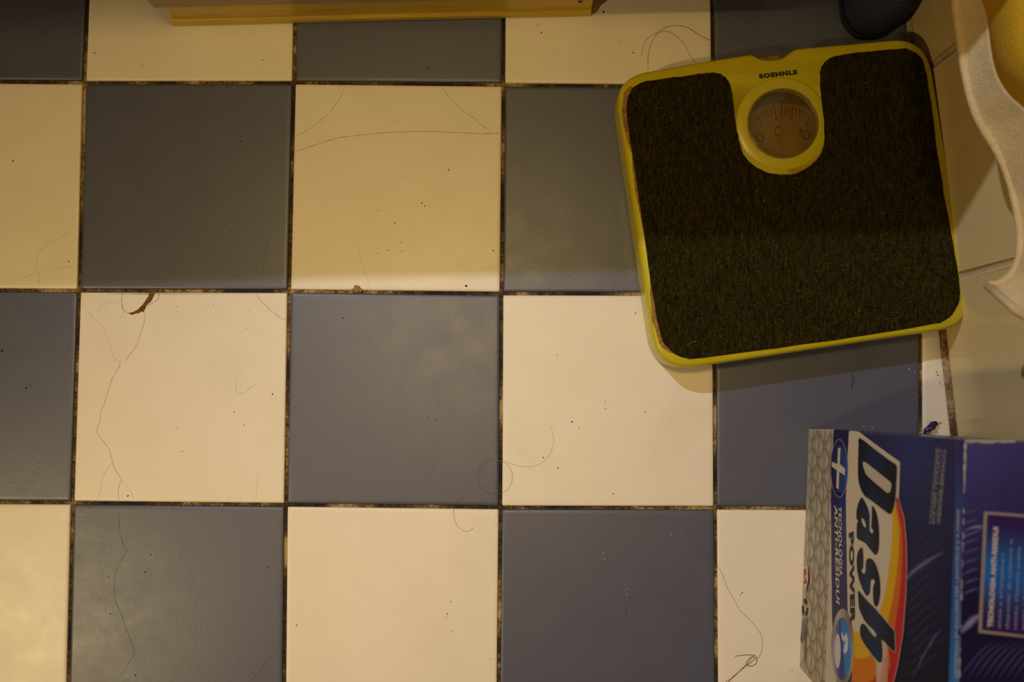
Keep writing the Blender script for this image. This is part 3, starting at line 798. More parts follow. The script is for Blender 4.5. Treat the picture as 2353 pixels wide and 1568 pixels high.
# quilted white foot of the front, as printed
qb = Cc([(245, 95), (236, 300), (229, 490), (231, 800), (235, 1180), (245, 1350), (262, 1568), (300, 1900)])
e = [proj(P1+BU*BWID*t+BV*.003) for t in (1, .8, .6, .4, .2, 0)]
e = [(x+.6, y) for x, y in e]
top_l = [proj(P1+BU*.0006+BV*t) for t in (.002, .03, .06, .09)]
qpoly = [proj(P1+BU*.0008+BV*.002)]+[(x, max(y, 986.5)) for x, y in qb]
qr = proj(P2-BU*.001+BV*.21); qpoly += [qr]+e
facet('quilted_print', [(qpoly, (.56, .48, .36))], FR, 1, label='white quilted pattern print')
sc_ = []
rq = random.Random(5)
for c_ in range(-1, 5):
    for r_ in range(-1, 10):
        sc_.append((c_*.054-.012+rq.uniform(-.003, .003), (r_+(.5 if c_ % 2 else 0))/8+rq.uniform(-.008, .008)))
def quilt(u, t):
    vv = .003+t*.235; best = 9
    for vc, uc in sc_:
        if abs(uc-u) > .17 or vc > vv+.004: continue
        dv = (vv-vc)/.060; du = (u-uc)/.105
        e = math.sqrt(dv*dv+du*du)-1
        if e > 0 and e < best: best = e
    sh = math.exp(-best/.30)*.9
    return mixc((.55, .475, .355), (.135, .11, .075), sh*(.35+.65*min(1, t*3+.35)))
qo = face_grid(O1+BV*.003, EU, BV*.235, 240, 100, quilt, 'quilted_print', BN, 2, 'grey creases of the quilted pattern')
# navy band with the plus
bandL = [(245, 95), (236, 300), (229, 490), (231, 800), (235, 1180), (243, 1340), (262, 1568), (300, 1900)]; bandR = [(332, 98), (322, 300), (314, 500), (318, 800), (325, 1180), (335, 1350), (355, 1568), (390, 1900)]
bp_ = Cc(bandL+list(reversed(bandR)))
bp_[0] = (bp_[0][0], 987.6); bp_[-1] = (bp_[-1][0], 988.8)
nb = len(bandL)
def bandcol(i):
    k = i if i < nb else 2*nb-1-i
    return [(.015, .013, .07), (.015, .013, .07), (.02, .03, .19), (.03, .025, .13), (.045, .03, .10), (.04, .03, .09), (.03, .03, .09), (.03, .03, .09)][k]
facet('printed_band', [(bp_, [bandcol(i) for i in range(2*nb)])], FR, 3, label='dark blue band')
facet('plus_badge', [(Cc(ell(278, 322, 52, 172)), (.20, .18, .22))], FR, 4, label='blue oval with cream plus')
facet('plus_badge', [(Cc(ell(278, 322, 47, 165)), [mixc((.012, .01, .07), (.02, .10, .42), max(0, math.cos(2*math.pi*i/40-.1))**2) for i in range(40)])], FR, 5)
rays = []
for k in range(24):
    y_ = 190+k*11.5; hw = 44*math.sqrt(max(0, 1-((y_-322)/165)**2)); rays.append((Cc([(278-hw*.75, y_), (278, y_-2), (278+hw*.9, y_), (278, y_+2)]), (.10, .16, .42)))
facet('plus_badge', rays, FR, 6)
facet('plus_badge', [(Ac([(490, 335), (522, 335), (512, 540), (580, 605), (575, 690), (505, 640), (497, 865), (465, 850), (475, 625), (408, 575), (412, 510), (480, 545)]), CRM)], FR, 7, label='cream plus sign')
# cream panel behind the name
cream_p = Cc([(334, 105), (352, 102), (392, 108), (500, 190), (632, 285), (628, 420), (625, 480)])+Bc([(885, 0), (930, 150), (950, 350), (955, 550), (945, 850), (920, 1150), (880, 1400), (840, 1568), (760, 1760), (600, 1990)])+Cc([(400, 1800), (357, 1568), (337, 1350), (327, 1180), (320, 800), (316, 500), (324, 300)])
facet('name_panel', [(cream_p, CRM)], FR, 3, label='cream panel behind the product lettering')
red = Bc([(845, -30), (880, -20), (930, 150), (950, 350), (955, 550), (945, 850), (920, 1150), (880, 1400), (840, 1568), (760, 1760), (600, 1990), (520, 1990), (500, 1568), (700, 1500), (770, 1300), (820, 1200), (850, 1110), (885, 900), (910, 700), (920, 450), (915, 250), (872, 40)])
facet('sunburst_print', [(red, (.50, .018, .015))], FR, 4, label='red, orange and yellow curved stripes')
edge_ = Bc([(880, -20), (930, 150), (950, 350), (955, 550), (945, 850), (920, 1150), (880, 1400), (840, 1568), (760, 1760)]); edge2 = [(x+1.6, y) for x, y in edge_]
facet('sunburst_print', [(edge_+list(reversed(edge2)), (.45, .34, .32))], FR, 5)
orr = Bc([(862, 30), (872, 40), (915, 250), (920, 450), (910, 700), (885, 900), (850, 1110), (820, 1180), (780, 1180), (795, 1060), (850, 780), (870, 650), (890, 450), (895, 250), (862, 60)])
facet('sunburst_print', [(orr, (.62, .13, .008))], FR, 5)
yel = Bc([(838, 60), (862, 60), (895, 250), (890, 450), (870, 650), (850, 780), (795, 1060), (780, 1180), (700, 1100), (640, 1110), (660, 1060), (725, 970), (780, 750), (815, 500), (832, 300), (834, 130)])
facet('sunburst_print', [(yel, (.68, .36, .004))], FR, 6)
facet('sunburst_print', [(Bc([(455, 1150), (500, 1140), (560, 1130), (640, 1140), (660, 1250), (655, 1330), (610, 1362), (560, 1368), (500, 1350)]), (.66, .36, .004)), (Bc([(500, 1350), (560, 1368), (610, 1362), (655, 1330), (700, 1420), (695, 1500), (660, 1560), (560, 1580), (480, 1560)]), (.62, .17, .006))], FR, 6)
facet('sunburst_print', [(Bc([(480, 1560), (560, 1580), (660, 1560), (690, 1520), (720, 1570), (640, 1990), (520, 1990), (470, 1568)]), (.5, .03, .015))], FR, 6)
facet('sunburst_print', [(Bc([(700, 1330), (745, 1400), (760, 1250), (790, 1240), (810, 1330), (830, 1420), (800, 1480), (790, 1600), (700, 1600), (690, 1480)]), [(.60, .45, .32), (.62, .5, .36), (.62, .5, .36), (.6, .3, .2), (.5, .12, .06), (.5, .05, .03), (.5, .1, .05), (.5, .2, .1), (.55, .35, .25), (.55, .3, .1)])], FR, 7)
# big name letters
NB1 = (.006, .006, .010); NB2 = (.006, .022, .075)
def letcol(pts):
    xs = [p[0] for p in pts]; a, b = min(xs), max(xs)
    return [mixc(NB1, NB2, 1-abs((p[0]-a)/(b-a)-.45)*2.6) for p in pts]
D = smp(Ac([(765, 205), (900, 305), (1050, 420), (1180, 515), (1248, 570), (1243, 750), (1235, 930), (1215, 1080), (1180, 1172), (1150, 1185), (1110, 1160), (1000, 1075), (900, 1000), (830, 950), (790, 880), (758, 780), (747, 640), (750, 450), (755, 300)]), 2)
Dh = smp(Ac([(812, 515), (860, 530), (1010, 650), (1165, 775), (1177, 830), (1165, 895), (1130, 915), (1080, 880), (870, 700), (832, 630), (812, 560)]), 2)
a1 = smp(Bc([(560, -15), (540, 30), (525, 90), (525, 160), (542, 185), (529, 200), (527, 320), (555, 345), (600, 370), (640, 420), (680, 468), (698, 468), (712, 440), (720, 360), (718, 250), (708, 160), (690, 90), (668, 55), (657, 56), (657, 150), (652, 235), (672, 262), (664, 284), (645, 280), (636, 240), (638, 150), (632, 100), (615, 50), (590, 0), (575, -20)]), 2)
a1h = Bc([(565, 150), (590, 165), (607, 215), (600, 240), (585, 225), (568, 185)])
s1 = smp(Bc([(570, 405), (545, 430), (530, 480), (527, 560), (540, 660), (570, 750), (605, 818), (625, 820), (640, 790), (645, 720), (650, 690), (665, 680), (685, 700), (674, 730), (667, 760), (668, 850), (680, 905), (700, 918), (718, 880), (730, 790), (725, 680), (700, 580), (670, 520), (640, 500), (615, 510), (605, 540), (603, 600), (592, 638), (573, 622), (566, 597), (580, 588), (583, 520), (580, 440)]), 2)
h1 = smp(Bc([(540, 780), (570, 812), (610, 860), (700, 950), (800, 1070), (852, 1130), (856, 1220), (857, 1310), (800, 1260), (742, 1200), (750, 1290), (745, 1380), (728, 1400), (690, 1370), (620, 1280), (565, 1190), (555, 1120), (562, 1080), (580, 1065), (605, 1083), (650, 1145), (680, 1178), (695, 1172), (690, 1145), (660, 1108), (610, 1060), (575, 1000), (548, 930), (541, 850)]), 2)
for h_ in (ccw(D), ccw(h1)): facet('letter_outline', [(inset(h_, -1.3), (.50, .42, .32))], FR, 7, label='thin cream outline of the letter')
facet('lettering', [(D, letcol(D), [Dh]), (a1, letcol(a1), [a1h]), (s1, letcol(s1)), (h1, letcol(h1))], FR, 8, label='large slanted dark blue product name')
def text_px(name, s, o_, e_, h_, fn, layer, col, off=.03, xs=1.0, label=None):
    O, E_, H_ = fn(*o_, layer), fn(*e_, layer), fn(*h_, layer); v, f = text_on(s, O, E_, H_, off, xs)
    o = colour_mesh(name, v, f, [col]*len(f), BO, PRINT, broot)
    if label: o['label'] = label
    return o
B1 = lambda x, y: Bc([(x, y)])[0]; C1 = lambda x, y: Cc([(x, y)])[0]
text_px('lettering', 'POWER', B1(458, 285), B1(470, 1080), B1(500, 268), FR, 8, (.02, .014, .025), .05, 1.05, 'dark word under the name')
text_px('lettering', 'ANTI-RESIDUI', B1(333, 38), B1(350, 880), B1(362, 52), FR, 8, CRM, .03, 1.1, 'cream words on the band')
text_px('lettering', 'TECNOLOGIA', B1(368, 50), B1(376, 650), B1(396, 58), FR, 8, CRM, .03, 1.1, 'cream words on the band')
# silver disc with blue swirl
facet('disc_emblem', [(Bc(ell(405, 1270, 98, 335)), [mixc((.16, .14, .11), (.42, .36, .27), .5+.5*math.sin(i*.5)) for i in range(40)])], FR, 8, label='silver rimmed oval emblem')
facet('disc_emblem', [(Bc(ell(400, 1283, 77, 268)), [mixc((.50, .50, .58), (.03, .05, .22), abs(math.sin(2*math.pi*i/40))) for i in range(40)])], FR, 9, label='pale blue half of the emblem')
facet('disc_emblem', [(Bc([(390, 1015), (420, 1035), (450, 1110), (470, 1220), (476, 1330), (465, 1450), (430, 1545), (425, 1400), (415, 1330), (405, 1200)]), (.02, .20, .50)), ], FR, 10, label='bright blue half of the emblem')
facet('disc_emblem', [(Bc([(395, 1130), (420, 1180), (440, 1140), (455, 1200), (452, 1290), (430, 1330), (412, 1300), (425, 1250), (432, 1200), (415, 1220), (400, 1190)]), (.55, .55, .62)), (Bc(ell(365, 1300, 26, 150, 24)), (.60, .52, .50))], FR, 11)
# small marks at the foot: count flag, recycling mark, fine print
facet('count_badge', [(Bc([(70, 572), (105, 570), (118, 650), (112, 760), (98, 790), (70, 740)]), (.60, .50, .40))], FR, 9, label='small badge reading 64')
facet('count_badge', [(Bc([(104, 575), (118, 620), (120, 700), (100, 795), (92, 760), (108, 690), (108, 620)]), (.02, .015, .06))], FR, 10)
text_px('lettering', '64', B1(72, 590), B1(72, 730), B1(98, 585), FR, 11, (.55, .03, .02), .03, 1, 'small red number')
arr = []
for a_, r_ in ((0, 1), (2.1, 1), (4.2, 1)):
    cx, cy = 80, 928
    arr.append((Bc([(cx+26*math.cos(a_), cy+80*math.sin(a_)), (cx+28*math.cos(a_+.6), cy+84*math.sin(a_+.6)), (cx+26*math.cos(a_+1.3), cy+80*math.sin(a_+1.3)), (cx+12*math.cos(a_+1.5), cy+36*math.sin(a_+1.5)), (cx+14*math.cos(a_+.6), cy+44*math.sin(a_+.6)), (cx+12*math.cos(a_+.1), cy+36*math.sin(a_+.1))]), (.03, .025, .06)))
facet('recycling_mark', arr, FR, 9, label='small dark triangle of arrows')
facet('fine_print', [(Bc([(60, 1030), (98, 1020), (96, 1170), (48, 1230), (40, 1200)]), [(.22, .19, .15), (.25, .21, .17), (.14, .12, .10), (.13, .11, .1), (.2, .17, .14)])]+[(Bc([(76+k*6, 1040+k*30), (79+k*6, 1040+k*30), (80+k*6, 1380), (77+k*6, 1380)]), (.16, .13, .11)) for k in range(3)], FR, 9, label='tiny grey print')
# small words high on the front, reading down
text_px('lettering', 'POLVERE LAVATRICE', C1(812, 640), C1(848, 205), C1(835, 645), FR, 4, (.26, .22, .20), .02, 1.0, 'small pale words')
text_px('lettering', 'AZIONE BIANCO', C1(845, 640), C1(880, 215), C1(868, 645), FR, 4, (.26, .22, .20), .02, 1.0)
vt = Cc([(803, 650), (845, 200), (849, 200), (807, 652)]); facet('thin_rule', [(vt, (.22, .19, .18)), (Cc([(858, 655), (898, 205), (902, 205), (862, 657)]), (.22, .19, .18))], FR, 4, label='pale rule')
# fold strip along the top edge
st = [(2201, 1011.5), (2218, 1011.5), (2212, 1240), (2204, 1568), (2197, 1850), (2170, 1850), (2180, 1568), (2192, 1240)]
facet('fold_strip', [(st, [(.03, .02, .10), (.03, .02, .10), (.05, .05, .16), (.09, .16, .30), (.09, .16, .30), (.01, .16, .46), (.01, .14, .42), (.02, .06, .22)])], TP, 1, label='bright blue strip along the lid fold')
text_px('lettering', 'DETERSIVO IN POLVERE PER LAVATRICE E A MANO', C1(962, 1540), C1(975, 560), C1(945, 1540), TP, 3, (.30, .30, .34), .01, 1.0, 'tiny words on the lid fold')
wl = []
rw = random.Random(9)
y_ = 1011.5
while y_ < 1560:
    dy = rw.uniform(4, 16); wd_ = rw.uniform(.6, 3.2)*(1.4 if y_ < 1120 else .6); x_ = 2218-(y_-1011)*14/557
    if rw.random() < (.95 if y_ < 1130 else .4): wl.append(([(x_-wd_, y_), (x_+wd_*.6, y_+.5), (x_+wd_*rw.uniform(.2, .8), y_+dy), (x_-wd_*rw.uniform(.4, 1), y_+dy)], (.40, .35, .30)))
    y_ += dy
x_ = 2218
while x_ < 2332:
    dx = rw.uniform(4, 14); wl.append(([(x_, 1010.5), (x_+dx, 1011.5), (x_+dx, 1018+rw.uniform(-2, 2)), (x_, 1017.5+rw.uniform(-2, 2))], (.34, .28, .24))); x_ += dx
facet('worn_fold', wl, TP, 4, label='white card showing where the fold is worn')
# framed text panel on the lid
fr_o = Cc([(1118, 572), (1352, 590), (1500, 600), (1500, 1330), (1352, 1308), (1085, 1280)]); fr_i = Cc([(1137, 590), (1352, 607), (1500, 618), (1500, 1312), (1352, 1292), (1104, 1264)])
facet('text_panel', [(fr_o, (.24, .19, .16))], TP, 2, label='silver framed text panel')
pvv = sub(fr_i, 6); ys = [p[1] for p in pvv]; ya, yb = min(ys), max(ys)
# filled as horizontal bands so the printed glow reads
bands = []
nbk = 14
for k in range(nbk):
    t0, t1 = k/nbk, (k+1)/nbk
    def lerp(a, b, t): return (a[0]+(b[0]-a[0])*t, a[1]+(b[1]-a[1])*t)
    for m_ in range(4):
        u0, u1 = m_/4, (m_+1)/4
        def pt(u, t): return lerp(lerp(fr_i[0], fr_i[2], u), lerp(fr_i[5], fr_i[3], u), t)
        def colp(u, t): return mixc((.030, .010, .07), (.008, .12, .42), math.exp(-((t-.48)/.24)**2)*(.9-.3*u))
        bands.append(([pt(u0, t0), pt(u1, t0), pt(u1, t1), pt(u0, t1)], [colp(u0, t0), colp(u1, t0), colp(u1, t1), colp(u0, t1)]))
facet('text_panel', bands, TP, 3, label='violet and blue panel')
text_px('lettering', 'TECNOLOGIA ANTI-RESIDUI', C1(1168, 1250), C1(1202, 665), C1(1138, 1248), TP, 4, (.50, .42, .38), .035, 1.0, 'pale heading on the lid panel')
for k, (s_, y0_, y1_) in enumerate((('aiuta a prevenire i', 1255, 820), ('depositi di calcare e', 1260, 735), ('residui. Massima pulizia', 1262, 780), ('anche a basse temperature', 1265, 690))):
    text_px('lettering', s_, C1(1218+k*47, y0_), C1(1242+k*47, y1_), C1(1196+k*47, y0_-2), TP, 4, (.20, .22, .36), .01, 1.0)
# torn blue film caught under the box corner
TP0 = U(2140, 988)
sroot = None
cs = smooth_open([U(2117, 1003, .001), U(2128, 992, .004), U(2138, 981, .005), U(2148, 974, .003), U(2152, 972, .0015)], 5)
v = []; f = []
for i, p in enumerate(cs):
    t = (cs[min(i+1, len(cs)-1)]-cs[max(i-1, 0)]); t.z = 0; t.normalize(); a_ = Vector((-t.y, t.x, 0)); w_ = .0004+.0030*math.sin(math.pi*min(1, (i+1)/(len(cs)+1)))
    for k in range(5):
        u_ = k/4-.5; v.append(p+a_*u_*2*w_+Vector((0, 0, .0018*math.cos(u_*9+i*.9)+.0018)))
for i in range(len(cs)-1):
    for k in range(4): f.append((i*5+k, i*5+k+1, (i+1)*5+k+1, (i+1)*5+k))
so = new_obj('plastic_scrap', mesh('scrap', v, f, True, TP0), SCRAPM, None, TP0)
md = so.modifiers.new('s', 'SOLIDIFY'); md.thickness = .0002
tag(so, 'torn scrap of shiny blue plastic on the floor beside the detergent box', 'scrap')
v, f = tube(smooth_open([U(2148, 975, .002), U(2156, 974, .002), U(2165, 970, .001)], 4), .0005, 5, True)
new_obj('torn_thread', mesh('t', v, f, True, TP0), HAIR, so)

# ------------------------------------------------------------------ cabinet on a pine plinth
Q0 = U(400, 61.5); Q1 = U(1357, 38); CD = (Q1-Q0).normalized(); CN = Vector((-CD.y, CD.x, 0)); CN = CN if CN.y > 0 else -CN   # CN points back
croot = empty('bathroom_cabinet', (Q0+Q1)/2+CN*.15, 'pale laminate bathroom cabinet on a yellow varnished pine plinth', 'cabinet'); CO = croot.location.copy()
LP = (Q1-Q0).length
def cab(s, d, z): return Q0+CD*s+CN*d+Vector((0, 0, z))
v = []; f = []
prof = [(0.0012, 0.0005), (0, .002), (0, .0085), (.0012, .0105), (.0030, .0112), (.0034, .013), (.0034, .042), (.0034, .046)]
ls = [(.0015, 0), (0, 0)]
for k, (d, z) in enumerate(prof):
    l = (0.0012, 0, .0004, .001, .0014, .0020, .0075, .0080)[k]
    v += [cab(l, d, z), cab(LP-(.0002 if k else .001), d, z), cab(LP-(.0002 if k else .001), .02, z), cab(l, .02, z)]
for k in range(len(prof)-1):
    for i in range(4): j = (i+1) % 4; f.append((k*4+i, k*4+j, k*4+4+j, k*4+4+i))
f += [(3, 2, 1, 0), tuple((len(prof)-1)*4+i for i in range(4))]
pl = new_obj('plinth', mesh('plinth', v, f, False, CO), WOOD, croot); pl['label'] = 'yellow varnished pine plinth board, scuffed along the foot'
pl.rotation_euler = (0, 0, 0)
CABH = .479; CABL = .30
def slab(name, s0, s1, d0, d1, z0, z1, M, label=None, bev=.001):
    v = [cab(s, d, z) for z in (z0, z1) for d in (d0, d1) for s in (s0, s1)]
    f = [(0, 2, 3, 1), (4, 5, 7, 6), (0, 1, 5, 4), (1, 3, 7, 5), (3, 2, 6, 7), (2, 0, 4, 6)]
    me = mesh(name, v, f, False, CO); bm = bmesh.new(); bm.from_mesh(me); bmesh.ops.bevel(bm, geom=bm.edges[:], offset=bev, segments=1, affect='EDGES'); bm.to_mesh(me); bm.free()
    o = new_obj(name, me, M, croot)
    if label: o['label'] = label
    return o
RIGHTX = LP+.18
slab('plinth_return', .02, .038, .0205, CABL-.01, .0005, .046, WOOD); slab('plinth_return', LP-.038, LP-.02, .0205, CABL-.01, .0005, .046, WOOD)
slab('carcass', -.003, RIGHTX, .0045, CABL, .0465, CABH-.02, LAM, 'pale laminate cabinet body')
slab('door', -.0028, (RIGHTX)/2-.001, -.0135+.0135, .0042, .0468, CABH-.024, LAM); slab('door', (RIGHTX)/2+.001, RIGHTX-.0002, 0, .0042, .0468, CABH-.024, LAM)
slab('shading_countertop', -.45, RIGHTX+.004, -.004, CABL, CABH-.0195, CABH, LAM)  # unseen top, its left overhang lengthened to keep mirror lamp light off the floor
# nail head near the plinth end
nl = cab(LP-.012, -.0004+.0034, .03)
v, f = tube([nl, nl-CN*.0007], .0018, 8); nn_ = new_obj('nail_head', mesh('n', v, f, True, CO), mat('rusty_nail', (.08, .03, .01), .7), pl)

# ------------------------------------------------------------------ slipper in the corner
sp = [ (1940, -90), (1939, -40), (1939, 0), (1943, 30), (1953, 52), (1968, 68), (1990, 77), (2020, 77), (2050, 66), (2078, 46), (2100, 26), (2122, 5), (2136, -30), (2140, -90)]
base = [U(x, y, .018) for x, y in sp]
SL0 = Vector((sum(p.x for p in base)/len(base), base[0].y, 0))
ctr = Vector(((base[0].x+base[-1].x)/2, base[0].y, 0)); ctr2 = ctr+Vector((-.004, -.015, 0)); ctr3 = U(2088, -34, .05)
sroot = empty('slipper', SL0, 'navy ribbed fabric slipper, toe peeking in behind the scale beside the wall', 'slipper')
B3 = smooth_open(base, 4); nB = len(B3)
v = []; f = []
lev = [(.97, .001, 0), (1.0, .006, 0), (1.0, .014, 0)]
for s_, z, _ in lev:
    v += [Vector((ctr2.x+(p.x-ctr2.x)*s_, ctr2.y+(p.y-ctr2.y)*s_, z)) for p in B3]
for k in range(len(lev)-1):
    for i in range(nB-1): f.append((k*nB+i, k*nB+i+1, (k+1)*nB+i+1, (k+1)*nB+i))
k = len(v); v += [Vector((ctr2.x, base[0].y, .001))]; f += [(i+1, i, k) for i in range(nB-1)]
so = new_obj('sole', mesh('sole', v, f, True, SL0), SOLE, sroot)
v = []; f = []; LV_ = 10
for k in range(LV_+1):
    t = k/LV_; s_ = .985*math.cos(t*1.25)**.8 if t < 1 else .985*math.cos(1.25)**.8; z = .012+.042*math.sin(t*1.35)
    v += [Vector((ctr3.x+(p.x-ctr3.x)*s_, ctr3.y+(p.y-ctr3.y)*s_, z)) for p in B3]
for k in range(LV_):
    for i in range(nB-1): f.append((k*nB+i, k*nB+i+1, (k+1)*nB+i+1, (k+1)*nB+i))
up = new_obj('upper', mesh('upper', v, f, True, (0, 0, 0)), NAVY, sroot)
# ribs run diagonally: give the part its own axes so the weave follows them
up.location = -SL0
md = up.modifiers.new('s', 'SOLIDIFY'); md.thickness = .002; md.offset = -1
tp = [v[LV_*nB+i] for i in range(nB)]
tv, tf = tube([p+Vector((0, 0, .001)) for p in tp], .0028, 8)
new_obj('collar_trim', mesh('collar', tv, tf, True, SL0), TRIM, sroot)
# rest of the slipper goes on behind, out of the picture
hb = [Vector((base[0].x, base[0].y, 0)), Vector((base[-1].x, base[-1].y, 0))]
pts = [(hb[0].x, hb[0].y), (hb[0].x+.004, hb[0].y+.08), (hb[0].x+.03, hb[0].y+.11), (hb[1].x-.03, hb[1].y+.11), (hb[1].x-.004, hb[1].y+.08), (hb[1].x, hb[1].y)]
v, f = rings([(.001, .001), (0, .005), (0, .015)], ccw(rounded(pts, .006, 3))); new_obj('heel_sole', mesh('heel', v, f, True, SL0), SOLE, sroot)

# ------------------------------------------------------------------ towel hanging on the wall
TZ = .235
hem = [(2196, -260), (2200, -120), (2195, 0), (2203, 70), (2218, 170), (2238, 250), (2262, 300), (2290, 345), (2315, 400), (2334, 470), (2344, 540), (2342, 590), (2328, 625), (2305, 648), (2285, 655), (2268, 655)]
HE = smooth_open([U(x, y, TZ) for x, y in hem], 5); nh = len(HE)
bz_w = []
ROWS = 26; TOPZ = .78
def hang(p, t, i):
    """t 0 hem -> 1 top; gathers towards the wall as it rises"""
    z = TZ+(TOPZ-TZ)*t
    sw = (p-W0).dot(WD); dw = (p-W0).dot(WN)
    # towards the top the folds flatten and sit about 2-3 cm off the wall
    e = t**.6
    d2 = dw*(1-.72*e)+.010*math.sin(i*.35+t*3)*e*(1-e)*2
    d2 = max(.012, d2); s2 = sw+(.055*(1-math.exp(-t/.09))*((i-(nh-22))/22)**1.5 if i > nh-22 else 0)
    q_ = W0+WD*s2+WN*d2; return Vector((q_.x, q_.y, z))
def sheet(t0, t1, n, name, M):
    v = []; f = []
    for k in range(n+1):
        for i, p in enumerate(HE):
            b0 = t0(i) if callable(t0) else t0; b1 = t1(i) if callable(t1) else t1
            v.append(hang(p, b0+(b1-b0)*k/n, i))
    for k in range(n):
        for i in range(nh-1): a = k*nh+i; f.append((a, a+1, a+nh+1, a+nh))
    me = mesh(name, v, f, True, TO); o = new_obj(name, me, M, troot); md = o.modifiers.new('s', 'SOLIDIFY'); md.thickness = .003; md.offset = 0; return o
TO = W0+WD*.1; TO = Vector((TO.x, TO.y, TZ))
troot = empty('hanging_towel', TO, 'white and yellow towel hanging down the tiled wall above the scale, blurred', 'towel')
tb = .075
tbf = lambda i: .030+.075*min(1, max(0, (i-8)/34))
for n_, a_, b_, M_ in (('white_border', 0, tbf, TW), ('yellow_panel', tbf, .80, TY), ('white_top', .80, 1, TW)):
    sheet(a_, b_, 10, n_, M_)
v, f = tube([p+Vector((0, 0, .001)) for p in HE], .0034, 8)
hm = new_obj('rolled_hem', mesh('hem', v, f, True, TO), TW, troot)
sd = [hang(HE[-1], t/20, nh-1) for t in range(21)]
v, f = tube(sd, .003, 8); new_obj('side_hem', mesh('hem', v, f, True, TO), TW, troot)
# rail it hangs on
ra = wall_pt((HE[0]-W0).dot(WD)-.05, TOPZ+.006, .022); rb = wall_pt((HE[-1]-W0).dot(WD)+.18, TOPZ+.006, .022)
rr0 = empty('towel_rail', (ra+rb)/2, 'metal towel rail on the wall, above the picture, holding the towel', 'towel rail')
v, f = tube([ra, rb], .006, 12); new_obj('bar', mesh('bar', v, f, True, (ra+rb)/2), METAL, rr0)
for e_ in (ra, rb):
    v, f = tube([e_, e_-WN*.021], .005, 10); new_obj('bracket', mesh('br', v, f, True, (ra+rb)/2), METAL, rr0)

# ------------------------------------------------------------------ hairs on the floor
def hairs(items):
    for pts, r_, M_, lab in items:
        W_ = [U(x, y, .0003) for x, y in pts]; o0 = W_[0].copy()
        for k, p in enumerate(W_): p.z = .0003+.0006*abs(math.sin(k*1.3))
        v, f = tube(smooth_open(W_, 6), r_, 5); o = new_obj('hair', mesh('hair', v, f, True, o0), M_, None, o0); tag(o, lab, 'hair', 'stray hairs on the floor tiles')
K6 = 3.92; K7c = 2.614
circ = [(360+103*math.cos(a_*.5-1.2), 252+105*math.sin(a_*.5-1.2)) for a_ in range(13)]
hairs([
 (sc([(1525, 625), (1525, 500), (1550, 400), (1600, 310), (1680, 250), (1780, 230), (1880, 250), (1960, 300), (2080, 368)], K6, 1100, 0), .00016, HAIR, 'long dark hair arching over the cream tile above the scale'),
 (sc([(1465, 500), (1475, 430), (1510, 360), (1580, 310), (1680, 285), (1760, 310), (1850, 400), (1900, 500), (1955, 570)], K6, 1100, 0), .00011, HAIR, 'finer hair arching just inside the long one above the scale'),
 (sc(circ, K7c, 1000, 1000), .00011, HAIR, 'looped hair across the joint right of the central blue tile'),
 (sc([(350, 148), (420, 160), (500, 185), (570, 190), (640, 165), (690, 110), (710, 40), (700, -30), (685, -62)], K7c, 1000, 1000), .00009, HAIRL, 'pale curved hair on the cream tile below the scale'),
 (sc([(155, 375), (120, 420), (110, 480), (130, 540), (170, 575), (210, 575), (228, 555)], K7c, 1000, 1000), .00011, HAIR, 'hooked hair at the top edge of the bottom middle cream tile'),
 (sc([(1450, 770), (1500, 720), (1570, 702), (1640, 730), (1690, 780), (1720, 830), (1760, 930), (1830, 1050), (1900, 1120), (1950, 1190), (1965, 1250), (1955, 1310), (1930, 1350)], K7c, 1000, 1000), .00013, HAIR, 'long hair running from the bottom blue tile to the floor beside the detergent box'),
 (sc([(1800, 1330), (1880, 1320), (1925, 1330), (1928, 1370), (1895, 1388), (1868, 1372), (1895, 1335), (1920, 1345), (1850, 1400), (1790, 1450), (1762, 1484), (1740, 1520)], K7c, 1000, 1000), .00026, HAIR, 'knotted tuft of hair at the bottom beside the detergent box'),
 (sc([(1915, 1322), (1880, 1365), (1830, 1415), (1790, 1455), (1745, 1480)], K7c, 1000, 1000), .0002, HAIR, 'short dark strand lying along the knotted tuft'),
 (sc([(1210, 995), (1160, 1005), (1140, 1040), (1150, 1080), (1170, 1100)], K7c, 1000, 1000), .0001, HAIR, 'small curl of hair in the middle of the bottom right blue tile'),
 (sc([(1418, 730), (1415, 760), (1430, 795), (1470, 790), (1495, 765), (1530, 745)], 2.613, 0, 600), .00008, HAIRL, 'small curled hair on the cracked cream tile'),
 (sc([(590, 310), (610, 270), (680, 248), (735, 270), (738, 320), (715, 350)], 2.613, 0, 600), .00005, HAIRL, 'faint ring of hair left of the chip in the cracked tile'),
 (sc([(1665, 155), (1670, 190), (1690, 240), (1705, 290)], 2.1, 300, 0), .00013, mat('white_hair', (.3, .26, .2), .5), 'short white hair on the blue tile under the cabinet plinth'),
 (sc([(2090, 1325), (1990, 1400), (1920, 1480), (1850, 1560)], 3.213, 0, 1080), .0001, HAIR, 'faint straight hair crossing the lower right corner of the bottom left blue tile'),
 ([(1957, 857), (1961, 872), (1956, 886), (1960, 893)], .0003, mat('black_hair', (.01, .008, .006), .5), 'short black strand on the blue tile between scale and box'),
])

